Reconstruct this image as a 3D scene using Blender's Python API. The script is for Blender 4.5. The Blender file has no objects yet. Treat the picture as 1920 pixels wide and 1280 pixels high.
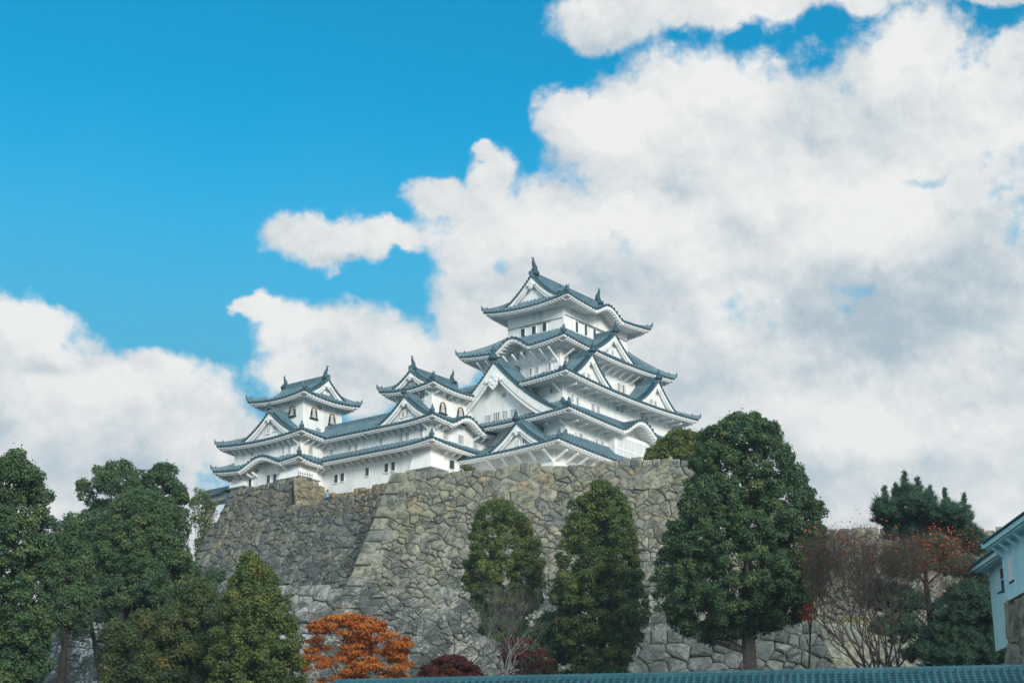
import bpy, math, random
import numpy as np
from mathutils import Vector, Matrix, kdtree
R = math.radians
SC = bpy.context.scene
COL = SC.collection
rnd = random.Random(7)

# ------------------------------------------------------------------ camera
PITCH, FPX = R(17.72), 3000.0
cd = bpy.data.cameras.new('camera'); cam = bpy.data.objects.new('camera', cd); COL.objects.link(cam)
cd.sensor_width = 36; cd.lens = FPX/1920*36; cd.clip_start = 0.5; cd.clip_end = 6000
cam.location = (0, 0, 0); cam.rotation_euler = (R(90)+PITCH, 0, 0)
SC.camera = cam
SC.view_settings.view_transform = 'Standard'; SC.view_settings.look = 'None'
SC.view_settings.exposure = 0.0; SC.view_settings.gamma = 1.0

def ray(px, py):
    x = (px-960)/FPX; y = (640-py)/FPX
    return Vector((x, math.cos(PITCH)-y*math.sin(PITCH), math.sin(PITCH)+y*math.cos(PITCH)))
def at(px, py, Y):
    d = ray(px, py); return d*(Y/d.y)

# ------------------------------------------------------------------ node helper
class NT:
    def __init__(s, tree): s.t = tree
    def n(s, typ, **kw):
        nd = s.t.nodes.new(typ)
        for k, v in kw.items(): setattr(nd, k, v)
        return nd
    def put(s, sock, v):
        if hasattr(v, 'is_output') or isinstance(v, bpy.types.NodeSocket): s.t.links.new(v, sock)
        elif v is not None: sock.default_value = v
    def m(s, op, a, b=None, c=None, clamp=False):
        nd = s.n('ShaderNodeMath', operation=op, use_clamp=clamp)
        for i, v in enumerate((a, b, c)):
            if v is not None: s.put(nd.inputs[i], v)
        return nd.outputs[0]
    def vm(s, op, a, b=None, scale=None):
        nd = s.n('ShaderNodeVectorMath', operation=op)
        s.put(nd.inputs[0], a)
        if b is not None: s.put(nd.inputs[1], b)
        if scale is not None: s.put(nd.inputs['Scale'], scale)
        return nd.outputs['Value'] if op in ('LENGTH', 'DOT_PRODUCT', 'DISTANCE') else nd.outputs['Vector']
    def noise(s, vec, scale, detail=4, rough=.5, col=False, dist=0):
        nd = s.n('ShaderNodeTexNoise'); s.put(nd.inputs['Vector'], vec)
        nd.inputs['Scale'].default_value = scale; nd.inputs['Detail'].default_value = detail
        nd.inputs['Roughness'].default_value = rough; nd.inputs['Distortion'].default_value = dist
        return nd.outputs['Color' if col else 'Fac']
    def mix(s, f, a, b, bt='MIX'):
        nd = s.n('ShaderNodeMix', data_type='RGBA', blend_type=bt)
        s.put(nd.inputs['Factor'], f); s.put(nd.inputs['A'], a if not isinstance(a, tuple) else (*a, 1)[:4]); s.put(nd.inputs['B'], b if not isinstance(b, tuple) else (*b, 1)[:4])
        return nd.outputs['Result']
    def sstep(s, v, lo, hi, a=0., b=1.):
        nd = s.n('ShaderNodeMapRange', interpolation_type='SMOOTHSTEP')
        s.put(nd.inputs[0], v); nd.inputs[1].default_value = lo; nd.inputs[2].default_value = hi
        nd.inputs[3].default_value = a; nd.inputs[4].default_value = b
        return nd.outputs[0]
    def ramp(s, f, stops):
        nd = s.n('ShaderNodeValToRGB'); s.put(nd.inputs[0], f); e = nd.color_ramp.elements
        while len(e) < len(stops): e.new(.5)
        for el, (p, c) in zip(e, stops): el.position = p; el.color = (*c, 1)
        return nd.outputs[0]

# ------------------------------------------------------------------ world: sky texture with clouds laid out by azimuth and elevation
SUN_EL, SUN_AZ = R(22), R(157)          # azimuth clockwise from +Y
W = bpy.data.worlds.new('World'); SC.world = W; W.use_nodes = True
w = NT(W.node_tree); W.node_tree.nodes.clear()
def build_sky():
    sky = w.n('ShaderNodeTexSky', sky_type='NISHITA', sun_disc=False)
    sky.sun_elevation = SUN_EL; sky.sun_rotation = SUN_AZ; sky.altitude = 50; sky.air_density = 1.0; sky.dust_density = .6; sky.ozone_density = 3.0
    d = w.n('ShaderNodeTexCoord').outputs['Generated']
    warp = w.vm('SCALE', w.vm('SUBTRACT', w.noise(d, 16, 4, .55, True), (.5, .5, .5)), scale=.034)
    warp2 = w.vm('SCALE', w.vm('SUBTRACT', w.noise(d, 60, 3, .6, True), (.5, .5, .5)), scale=.012)
    p = w.vm('ADD', w.vm('ADD', d, warp), warp2)
    sp = w.n('ShaderNodeSeparateXYZ'); w.put(sp.inputs[0], p)
    az = w.m('ARCTAN2', sp.outputs[0], sp.outputs[1]); el = w.m('ARCSINE', sp.outputs[2])
    cb = w.n('ShaderNodeCombineXYZ'); w.put(cb.inputs[0], az); w.put(cb.inputs[1], el)
    P2 = cb.outputs[0]
    def azel(px, py):
        r = ray(px, py).normalized(); return math.atan2(r.x, r.y), math.asin(r.z)
    def blobs(lst, k=.25):
        out = None
        for (px, py, rx, ry) in lst:
            a, e = azel(px, py)
            ca = math.cos(e)
            v = w.vm('MULTIPLY', w.vm('SUBTRACT', P2, (a, e, 0)), (3000*ca/rx, 3000/ry, 0))
            f = w.m('SUBTRACT', 1.0, w.vm('LENGTH', v))
            if out is None: out = f
            else: out = w.m('SMOOTH_MAX', out, f, k)
        return out
    CL = [(1140,30,125,75),(1280,-5,230,62),(1500,-20,260,70),(1620,5,60,55),(1880,-10,70,30),
          (1062,225,62,85),(1180,235,130,105),(1330,220,190,160),(1500,300,260,200),(1720,180,190,170),(1850,190,150,130),(1905,120,60,60),
          (1300,420,330,260),(1650,470,420,330),(1010,430,250,130),(930,330,60,80),(910,275,26,30),(850,375,110,50),(1000,560,220,190),
          (1250,720,420,300),(1700,780,420,420),(880,640,70,90),
          (600,445,130,52),(700,450,150,40),
          (600,620,150,75),(700,660,160,90),(480,580,85,32),(640,700,190,85),(760,690,120,80),
          (50,600,115,60),(60,700,190,100),(220,740,190,85),(330,790,170,80),(150,860,420,180),(450,850,130,80),(0,900,300,200),(250,1060,600,170),(1700,1100,700,200)]
    F = blobs(CL, .22)
    fb = w.noise(d, 19, 9, .56)
    fine = w.noise(d, 62, 8, .66)
    HO = [(942,500,18,24),(1615,550,52,18),(1590,575,20,12),(1750,332,40,10)]
    H = blobs(HO, .1)
    edge = w.m('ADD', w.m('MULTIPLY', w.m('SUBTRACT', fb, .5), 1.35), w.m('MULTIPLY', w.m('SUBTRACT', fine, .5), .62))
    F1 = w.m('ADD', F, edge)
    back = w.m('MULTIPLY', w.m('SUBTRACT', w.noise(d, 2.2, 5, .55), .46), 5)      # cloud over the rest of the sky
    sd = w.n('ShaderNodeSeparateXYZ'); w.put(sd.inputs[0], d)
    back = w.m('SUBTRACT', back, w.sstep(sd.outputs[1], .45, .8, 0, 6))
    hole = w.sstep(w.m('ADD', H, w.m('MULTIPLY', w.m('SUBTRACT', fine, .5), 1.6)), -.1, .9, 0, .5)
    alpha = w.m('MULTIPLY', w.m('MAXIMUM', w.sstep(F1, -.02, .38), w.sstep(back, 0, .5)), w.m('SUBTRACT', 1, hole))
    # light on the billows: difference of the height field towards the sun
    b1 = w.noise(p, 11, 6, .52); b2 = w.noise(w.vm('ADD', p, (.007, 0, .019)), 11, 6, .52)
    c1 = w.noise(d, 34, 6, .6); c2 = w.noise(w.vm('ADD', d, (.002, 0, .006)), 34, 6, .6)
    rel = w.m('ADD', w.m('MULTIPLY', w.m('SUBTRACT', b1, b2), 2.3), w.m('MULTIPLY', w.m('SUBTRACT', c1, c2), 1.0))
    d1 = w.noise(p, 5, 4, .5); d2 = w.noise(w.vm('ADD', p, (.015, 0, .045)), 5, 4, .5)
    rel = w.m('ADD', rel, w.m('MULTIPLY', w.m('SUBTRACT', d1, d2), 2.0))
    GR = [(1450,430,150,80),(1500,700,330,160),(1830,470,150,170),(1700,640,330,140),(1650,880,420,120),(1250,360,120,40),(180,860,300,110),
          (640,480,90,16),(660,700,160,40),(1300,590,200,60),(1130,80,70,22),(90,680,90,22),(1850,700,200,120)]
    WH = [(1150,230,110,80),(1120,420,230,80),(1580,390,230,110),(1380,150,160,80),(1760,130,200,120),(1850,250,120,80),(1700,420,90,50),(1620,830,130,50),(1000,640,150,80),(580,590,110,40),(60,590,90,40),(200,720,150,40),(1330,470,110,50)]
    g = w.m('MULTIPLY', w.sstep(blobs(GR, .3), -.25, 1.15), -.38)
    h = w.m('MULTIPLY', w.sstep(blobs(WH, .3), -.3, .8), .35)
    sh = w.m('ADD', w.m('ADD', w.m('ADD', .72, rel), g), h, clamp=True)
    cc = w.ramp(sh, [(0, (4.3, 5.3, 6.0)), (.3, (5.7, 6.4, 6.9)), (.62, (7.4, 7.7, 7.8)), (1, (8.9, 8.9, 8.8))])
    cc = w.mix(1.0, cc, w.mix(w.sstep(sd.outputs[1], .35, -.5), (1, 1, 1), (1.9, 1.85, 1.75)), 'MULTIPLY')   # unseen cloud behind the viewer, sun's side, brightened to fill the castle faces
    tint = w.mix(w.sstep(el, .47, .25), w.mix(1.0, sky.outputs[0], (.0, 1.62, 1.74), 'MULTIPLY'), (.95, 4.5, 6.85))
    bg = w.n('ShaderNodeBackground'); bg.inputs['Strength'].default_value = .1
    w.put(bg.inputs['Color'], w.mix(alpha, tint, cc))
    out = w.n('ShaderNodeOutputWorld'); W.node_tree.links.new(bg.outputs[0], out.inputs[0])
build_sky()

# ------------------------------------------------------------------ sun (veiled by thin cloud)
sl = bpy.data.lights.new('sun', 'SUN'); sl.energy = 3.1; sl.angle = R(16); sl.color = (1.0, .95, .86)
sun = bpy.data.objects.new('sun', sl); COL.objects.link(sun)
sd_ = Vector((math.sin(SUN_AZ)*math.cos(SUN_EL), math.cos(SUN_AZ)*math.cos(SUN_EL), math.sin(SUN_EL)))
sun.rotation_euler = sd_.to_track_quat('Z', 'Y').to_euler(); sun.location = sd_*300

# ------------------------------------------------------------------ materials
def mat(name, rough=.8, spec=.3):
    m = bpy.data.materials.new(name); m.use_nodes = True
    t = NT(m.node_tree); b = m.node_tree.nodes['Principled BSDF']
    b.inputs['Roughness'].default_value = rough; b.inputs['Specular IOR Level'].default_value = spec
    return m, t, b
def objco(t): return t.n('ShaderNodeTexCoord').outputs['Object']
def bump(t, b, h, strength, dist=.05):
    n = t.n('ShaderNodeBump'); n.inputs['Strength'].default_value = strength; n.inputs['Distance'].default_value = dist
    t.put(n.inputs['Height'], h); t.put(b.inputs['Normal'], n.outputs[0])
def simple(name, c1, c2=None, scale=3, rough=.8, spec=.3, bmp=0):
    m, t, b = mat(name, rough, spec)
    o = objco(t); n = t.noise(o, scale, 6, .6)
    t.put(b.inputs['Base Color'], t.mix(t.sstep(n, .3, .7), c1, c2 or tuple(x*.8 for x in c1)))
    if bmp: bump(t, b, n, bmp)
    return m
MT = {}
def m_plaster(name, c, dirt):
    m, t, b = mat(name, .85, .2); o = objco(t)
    st = t.vm('MULTIPLY', o, (1, 1, .22))
    n1 = t.noise(st, .9, 6, .62); n2 = t.noise(o, 5, 5, .6)
    k = t.m('MULTIPLY', t.sstep(n1, .46, .70), .85)
    col = t.mix(k, c, dirt)
    col = t.mix(t.m('MULTIPLY', t.sstep(n2, .45, .75), .35), col, tuple(x*.9 for x in c))
    n3 = t.noise(t.vm('MULTIPLY', o, (1, 1, .5)), .33, 5, .6)
    col = t.mix(t.m('MULTIPLY', t.sstep(n3, .54, .72), .5), col, (.74, .70, .60))
    t.put(b.inputs['Base Color'], col); bump(t, b, n2, .15, .03)
    return m
MT['plaster'] = m_plaster('white_plaster', (.86, .87, .86), (.66, .67, .65))
MT['trim'] = m_plaster('white_trim', (.84, .85, .85), (.74, .75, .75))
MT['bluewall'] = m_plaster('cyan_cast_plaster', (.50, .84, .93), (.40, .72, .84))  # white plaster with a cyan light cast put into its base colour
def m_tile(name, c1, c2, seam):
    m, t, b = mat(name, .55, .4); o = objco(t)
    n1 = t.noise(o, .8, 5, .6); n2 = t.noise(o, 7, 3, .6)
    col = t.mix(t.sstep(n1, .35, .7), c1, c2)
    col = t.mix(t.m('MULTIPLY', t.sstep(n2, .55, .72), .55), col, seam)
    t.put(b.inputs['Base Color'], col); bump(t, b, n2, .3, .04)
    return m
MT['tile'] = m_tile('grey_roof_tile', (.07, .14, .18), (.125, .205, .24), (.30, .37, .39))
MT['tilepan'] = m_tile('plastered_tile_pan', (.20, .29, .33), (.26, .34, .38), (.46, .52, .54))
MT['tiledark'] = m_tile('eave_end_tile', (.018, .06, .085), (.03, .085, .11), (.10, .17, .20))
MT['ftile'] = m_tile('glazed_wall_tile', (.012, .075, .10), (.025, .11, .14), (.07, .19, .22))
MT['ftilebed'] = m_tile('dark_tile_bed', (.006, .035, .05), (.012, .055, .07), (.03, .1, .12))
MT['dark'] = simple('window_dark', (.012, .03, .04), (.02, .04, .05), 2, .4, .4)
MT['ashdark'] = simple('recess_shade_grey', (.03, .055, .07), (.045, .07, .085), 2)  # shade of a window recess, put into the colour of a flat pane
MT['slate'] = simple('slate_ledge', (.2, .24, .26), (.25, .29, .3), 2)
MT['black'] = simple('black_lacquer', (.02, .02, .022), None, 3, .4)
MT['gold'] = simple('gilt_metal', (.55, .42, .16), (.5, .36, .12), 8, .4, .5)
MT['sill'] = simple('dark_wood_sill', (.10, .075, .065), (.07, .05, .045), 6)
MT['grass'] = simple('dry_grass', (.10, .11, .04), (.16, .13, .06), 1.5, 1, 0, .6)
MT['gravel'] = simple('pale_gravel', (.44, .42, .37), (.36, .34, .30), 1.5, 1, 0, .4)
MT['soil'] = simple('ground_soil', (.05, .055, .03), (.08, .07, .045), .3, 1, 0, .5)
MT['bark'] = simple('dark_bark', (.05, .042, .035), (.028, .024, .02), 5, .95, .1, .8)
MT['trunkbark'] = simple('grey_brown_bark', (.22, .185, .15), (.12, .10, .085), 5, .95, .1, .8)
MT['palebark'] = simple('pale_bark', (.21, .205, .195), (.11, .105, .10), 4, .9, .1, .5)
MT['greybark'] = simple('grey_twig_bark', (.115, .09, .078), (.062, .052, .048), 4, .9, .1)
MT['pole'] = simple('weathered_pole', (.30, .20, .16), (.22, .15, .12), 4, .9)
MT['iron'] = simple('grey_iron', (.10, .12, .13), None, 6, .5)
MT['skin'] = simple('skin', (.5, .33, .26), (.46, .3, .23), 4, .6)
MT['hair'] = simple('dark_hair', (.012, .01, .01), None, 9, .5)
MT['shirt'] = simple('pale_blue_cloth', (.30, .42, .50), (.25, .36, .44), 4, .9)
MT['navy'] = simple('dark_blue_cloth', (.03, .05, .09), None, 4, .9)

def m_stone(name, ramp, lichen, lich_c, low=None):
    """per-stone colour from the face attributes 'tint' and 'age' (weathering measured down the wall)"""
    m, t, b = mat(name, .93, .15); o = objco(t)
    at_ = t.n('ShaderNodeAttribute', attribute_name='tint').outputs['Fac']
    ag = t.n('ShaderNodeAttribute', attribute_name='age').outputs['Fac']
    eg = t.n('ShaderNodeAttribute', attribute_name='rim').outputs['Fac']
    n1 = t.noise(o, 1.3, 8, .65); n2 = t.noise(o, .22, 4, .55); n3 = t.noise(o, 3.4, 8, .7)
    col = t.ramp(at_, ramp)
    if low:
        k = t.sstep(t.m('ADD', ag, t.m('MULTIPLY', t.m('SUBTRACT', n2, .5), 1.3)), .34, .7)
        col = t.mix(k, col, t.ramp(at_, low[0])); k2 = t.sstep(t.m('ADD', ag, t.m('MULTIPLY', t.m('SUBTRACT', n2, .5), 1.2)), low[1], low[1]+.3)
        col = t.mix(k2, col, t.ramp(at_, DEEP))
    n4 = t.noise(o, 7, 6, .7)
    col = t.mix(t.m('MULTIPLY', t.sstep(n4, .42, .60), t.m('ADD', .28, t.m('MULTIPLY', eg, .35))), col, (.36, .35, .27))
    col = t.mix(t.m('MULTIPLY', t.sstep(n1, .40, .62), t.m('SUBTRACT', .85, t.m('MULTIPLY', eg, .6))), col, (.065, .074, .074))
    n5 = t.noise(o, .5, 5, .6)
    lk = t.m('MULTIPLY', t.sstep(t.m('ADD', n3, t.m('MULTIPLY', t.m('SUBTRACT', n5, .5), .9)), .52, .64), t.m('MULTIPLY', lichen, t.sstep(t.m('ADD', ag, t.m('SUBTRACT', n2, .5)), .1, .6, .35, 1.)))
    col = t.mix(lk, col, lich_c)
    t.put(b.inputs['Base Color'], col); bump(t, b, t.m('ADD', n1, t.m('ADD', n3, t.m('MULTIPLY', n4, .6))), .9, .16)
    return m
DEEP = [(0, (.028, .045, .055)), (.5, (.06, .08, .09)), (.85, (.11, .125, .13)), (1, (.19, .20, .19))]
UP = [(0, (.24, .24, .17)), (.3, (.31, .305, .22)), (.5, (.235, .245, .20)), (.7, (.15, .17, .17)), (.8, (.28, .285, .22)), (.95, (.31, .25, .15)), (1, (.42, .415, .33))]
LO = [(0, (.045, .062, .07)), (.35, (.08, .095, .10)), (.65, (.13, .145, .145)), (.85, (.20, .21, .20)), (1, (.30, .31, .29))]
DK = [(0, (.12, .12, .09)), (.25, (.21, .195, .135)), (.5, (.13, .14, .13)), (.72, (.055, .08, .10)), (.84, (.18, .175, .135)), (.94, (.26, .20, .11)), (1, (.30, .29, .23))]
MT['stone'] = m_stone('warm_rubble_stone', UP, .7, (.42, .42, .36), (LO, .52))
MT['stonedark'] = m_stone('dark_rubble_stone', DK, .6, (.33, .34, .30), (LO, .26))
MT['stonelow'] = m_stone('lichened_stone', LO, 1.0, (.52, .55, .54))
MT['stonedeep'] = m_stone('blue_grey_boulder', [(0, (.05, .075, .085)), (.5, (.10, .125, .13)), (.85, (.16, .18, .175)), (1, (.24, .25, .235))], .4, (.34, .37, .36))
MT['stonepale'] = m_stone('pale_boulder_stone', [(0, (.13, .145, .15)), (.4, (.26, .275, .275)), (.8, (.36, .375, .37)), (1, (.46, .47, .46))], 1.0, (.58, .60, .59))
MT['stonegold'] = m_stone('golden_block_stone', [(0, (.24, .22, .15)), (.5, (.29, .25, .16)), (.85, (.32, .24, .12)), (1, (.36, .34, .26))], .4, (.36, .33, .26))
MT['stonegap'] = simple('wall_gap_fill', (.12, .12, .10), (.05, .052, .045), 2.5, 1, 0)

def m_leaf(name, stops, trans=.25, wild=.0):
    m, t, b = mat(name, .55, .25)
    f = t.n('ShaderNodeAttribute', attribute_name='tint').outputs['Fac']
    col = t.ramp(f, stops)
    t.put(b.inputs['Base Color'], col)
    tr = t.n('ShaderNodeBsdfTranslucent'); t.put(tr.inputs['Color'], col)
    mx = t.n('ShaderNodeMixShader'); mx.inputs[0].default_value = trans
    out = m.node_tree.nodes['Material Output']
    m.node_tree.links.new(b.outputs[0], mx.inputs[1]); m.node_tree.links.new(tr.outputs[0], mx.inputs[2]); m.node_tree.links.new(mx.outputs[0], out.inputs[0])
    return m
MT['leaf_deep'] = m_leaf('deep_green_leaf', [(0, (.045, .095, .05)), (.5, (.085, .15, .065)), (.85, (.135, .195, .07)), (1, (.21, .21, .08))])
MT['leaf_dusk'] = m_leaf('dull_olive_leaf', [(0, (.04, .075, .035)), (.5, (.085, .12, .045)), (.85, (.14, .155, .05)), (1, (.22, .16, .05))])
MT['leaf_olive'] = m_leaf('olive_green_leaf', [(0, (.065, .11, .04)), (.5, (.135, .18, .05)), (.85, (.20, .23, .06)), (1, (.28, .20, .05))])
MT['leaf_yellow'] = m_leaf('yellow_green_leaf', [(0, (.07, .10, .02)), (.5, (.13, .17, .03)), (1, (.22, .22, .05))])
MT['leaf_orange'] = m_leaf('orange_maple_leaf', [(0, (.24, .05, .014)), (.4, (.44, .12, .022)), (.8, (.56, .20, .035)), (1, (.55, .30, .06))], .3)
MT['leaf_red'] = m_leaf('dark_red_leaf', [(0, (.05, .012, .012)), (.6, (.10, .025, .02)), (1, (.17, .05, .025))])
MT['leaf_rust'] = m_leaf('rust_leaf', [(0, (.16, .05, .025)), (.6, (.34, .09, .025)), (1, (.45, .17, .05))])
MT['needle'] = m_leaf('pine_needle', [(0, (.025, .07, .05)), (.5, (.055, .12, .075)), (1, (.11, .18, .09))], .1)

# ------------------------------------------------------------------ object helpers
def tag(o, label=None, cat=None, group=None, kind=None):
    if label: o['label'] = label
    if cat: o['category'] = cat
    if group: o['group'] = group
    if kind: o['kind'] = kind
    return o
def thing(name, label, cat, loc=(0, 0, 0), rz=0, group=None):
    o = bpy.data.objects.new(name, None); COL.objects.link(o); o.empty_display_size = .5
    o.location = loc; o.rotation_euler = (0, 0, rz)
    return tag(o, label, cat, group)
ORG = Vector((0, 0, 0))          # origin of the thing being built, in its own frame
class MB:
    def __init__(s): s.v = []; s.f = []; s.mi = []; s.m = 0
    def vert(s, p): s.v.append(tuple(p)); return len(s.v)-1
    def face(s, *pts): s.f.append([s.vert(p) for p in pts]); s.mi.append(s.m)
    def grid(s, rows):
        """rows of points -> quads"""
        idx = [[s.vert(p) for p in r] for r in rows]
        for a, b in zip(idx, idx[1:]):
            for i in range(len(a)-1): s.f.append([a[i], a[i+1], b[i+1], b[i]]); s.mi.append(s.m)
        return idx
    def hexa(s, p):
        """eight corners: bottom four, top four"""
        i = [s.vert(q) for q in p]
        for q in ((0,3,2,1), (4,5,6,7), (0,1,5,4), (1,2,6,5), (2,3,7,6), (3,0,4,7)): s.f.append([i[k] for k in q]); s.mi.append(s.m)
    def box(s, x0, y0, z0, x1, y1, z1):
        s.hexa([(x0,y0,z0),(x1,y0,z0),(x1,y1,z0),(x0,y1,z0),(x0,y0,z1),(x1,y0,z1),(x1,y1,z1),(x0,y1,z1)])
    def fbox(s, P, a0, a1, b0, b1, z0, z1):
        """box on a facade: along a, out b, up z"""
        s.hexa([P(a0,b0,z0),P(a1,b0,z0),P(a1,b1,z0),P(a0,b1,z0),P(a0,b0,z1),P(a1,b0,z1),P(a1,b1,z1),P(a0,b1,z1)])
    def beam(s, p, q, wid, hei, up=(0, 0, 1)):
        p, q = Vector(p), Vector(q); d = (q-p).normalized(); sd = d.cross(Vector(up))
        if sd.length < 1e-4: sd = d.cross(Vector((1, 0, 0)))
        sd.normalize(); u = sd.cross(d); sd *= wid/2; u *= hei/2
        s.hexa([p-sd-u, p+sd-u, q+sd-u, q-sd-u, p-sd+u, p+sd+u, q+sd+u, q-sd+u])
    def poly_prism(s, pts, vec):
        vec = Vector(vec); n = len(pts)
        a = [s.vert(p) for p in pts]; b = [s.vert(Vector(p)+vec) for p in pts]
        s.f.append(a); s.mi.append(s.m); s.f.append(b[::-1]); s.mi.append(s.m)
        for i in range(n): s.f.append([a[i], a[(i+1) % n], b[(i+1) % n], b[i]]); s.mi.append(s.m)
    def tube(s, path, rad, n=6, cap=True):
        rings = []; prev = None
        for i, p in enumerate(path):
            p = Vector(p); d = Vector(path[min(i+1, len(path)-1)])-Vector(path[max(i-1, 0)])
            d = d.normalized() if d.length > 1e-6 else Vector((0, 0, 1))
            if prev is None: prev = d.orthogonal().normalized()
            x = prev-d*prev.dot(d); x = x.normalized() if x.length > 1e-5 else d.orthogonal().normalized(); prev = x
            y = d.cross(x); r = rad[i]
            rings.append([s.vert(p+(x*math.cos(6.2832*k/n)+y*math.sin(6.2832*k/n))*r) for k in range(n)])
        for a, b in zip(rings, rings[1:]):
            for k in range(n): s.f.append([a[k], a[(k+1) % n], b[(k+1) % n], b[k]]); s.mi.append(s.m)
        if cap: s.f.append(rings[0][::-1]); s.mi.append(s.m); s.f.append(rings[-1]); s.mi.append(s.m)
    def lathe(s, c, prof, n=8):
        s.tube([Vector(c)+Vector((0, 0, z+1e-4*i)) for i, (r, z) in enumerate(prof)], [r for r, z in prof], n)
    def obj(s, name, mats, parent=None, smooth=False, org=None):
        me = bpy.data.meshes.new(name); o_ = ORG if org is None else org
        me.from_pydata([(x-o_[0], y-o_[1], z-o_[2]) for x, y, z in s.v], [], s.f)
        for m in (mats if isinstance(mats, (list, tuple)) else [mats]): me.materials.append(MT[m])
        if any(s.mi): me.polygons.foreach_set('material_index', s.mi)
        if smooth: me.polygons.foreach_set('use_smooth', [True]*len(me.polygons))
        o = bpy.data.objects.new(name, me); COL.objects.link(o)
        if parent is not None: o.parent = parent
        return o
def fast_mesh(name, verts, nper, mat_, tint, parent=None):
    """faces of nper corners each from an (n, nper, 3) array with a per-face tint"""
    n = len(verts); me = bpy.data.meshes.new(name)
    me.vertices.add(n*nper); me.vertices.foreach_set('co', np.ascontiguousarray(verts, dtype=np.float32).ravel())
    me.loops.add(n*nper); me.loops.foreach_set('vertex_index', np.arange(n*nper, dtype=np.int32))
    me.polygons.add(n); me.polygons.foreach_set('loop_start', np.arange(0, n*nper, nper, dtype=np.int32))
    a = me.attributes.new('tint', 'FLOAT', 'FACE'); a.data.foreach_set('value', np.ascontiguousarray(tint, dtype=np.float32))
    me.update(); me.validate(); me.materials.append(MT[mat_])
    o = bpy.data.objects.new(name, me); COL.objects.link(o)
    if parent is not None: o.parent = parent
    return o

# ------------------------------------------------------------------ ground, hill terraces
def ground_z(y, x=0):
    if y < 25: z = -1.7
    elif y < 48: z = -1.7+(y-25)/23*4.7
    elif y < 165: z = 3.0+(y-48)*.108
    else: z = 15.6
    return z
def build_ground():
    b = MB(); ys = [-1500, -400, -60, 0, 15, 25, 36, 48, 65, 85, 105, 125, 145, 165, 300, 700, 1500]
    xs = [-1500, -800, -200, -90, -60, -40, -25, -10, 0, 10, 25, 40, 60, 90, 200, 800, 1500]
    b.grid([[(x, y, ground_z(y)) for x in xs] for y in ys])
    tag(b.obj('ground', 'soil'), kind='structure')
build_ground()

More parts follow.
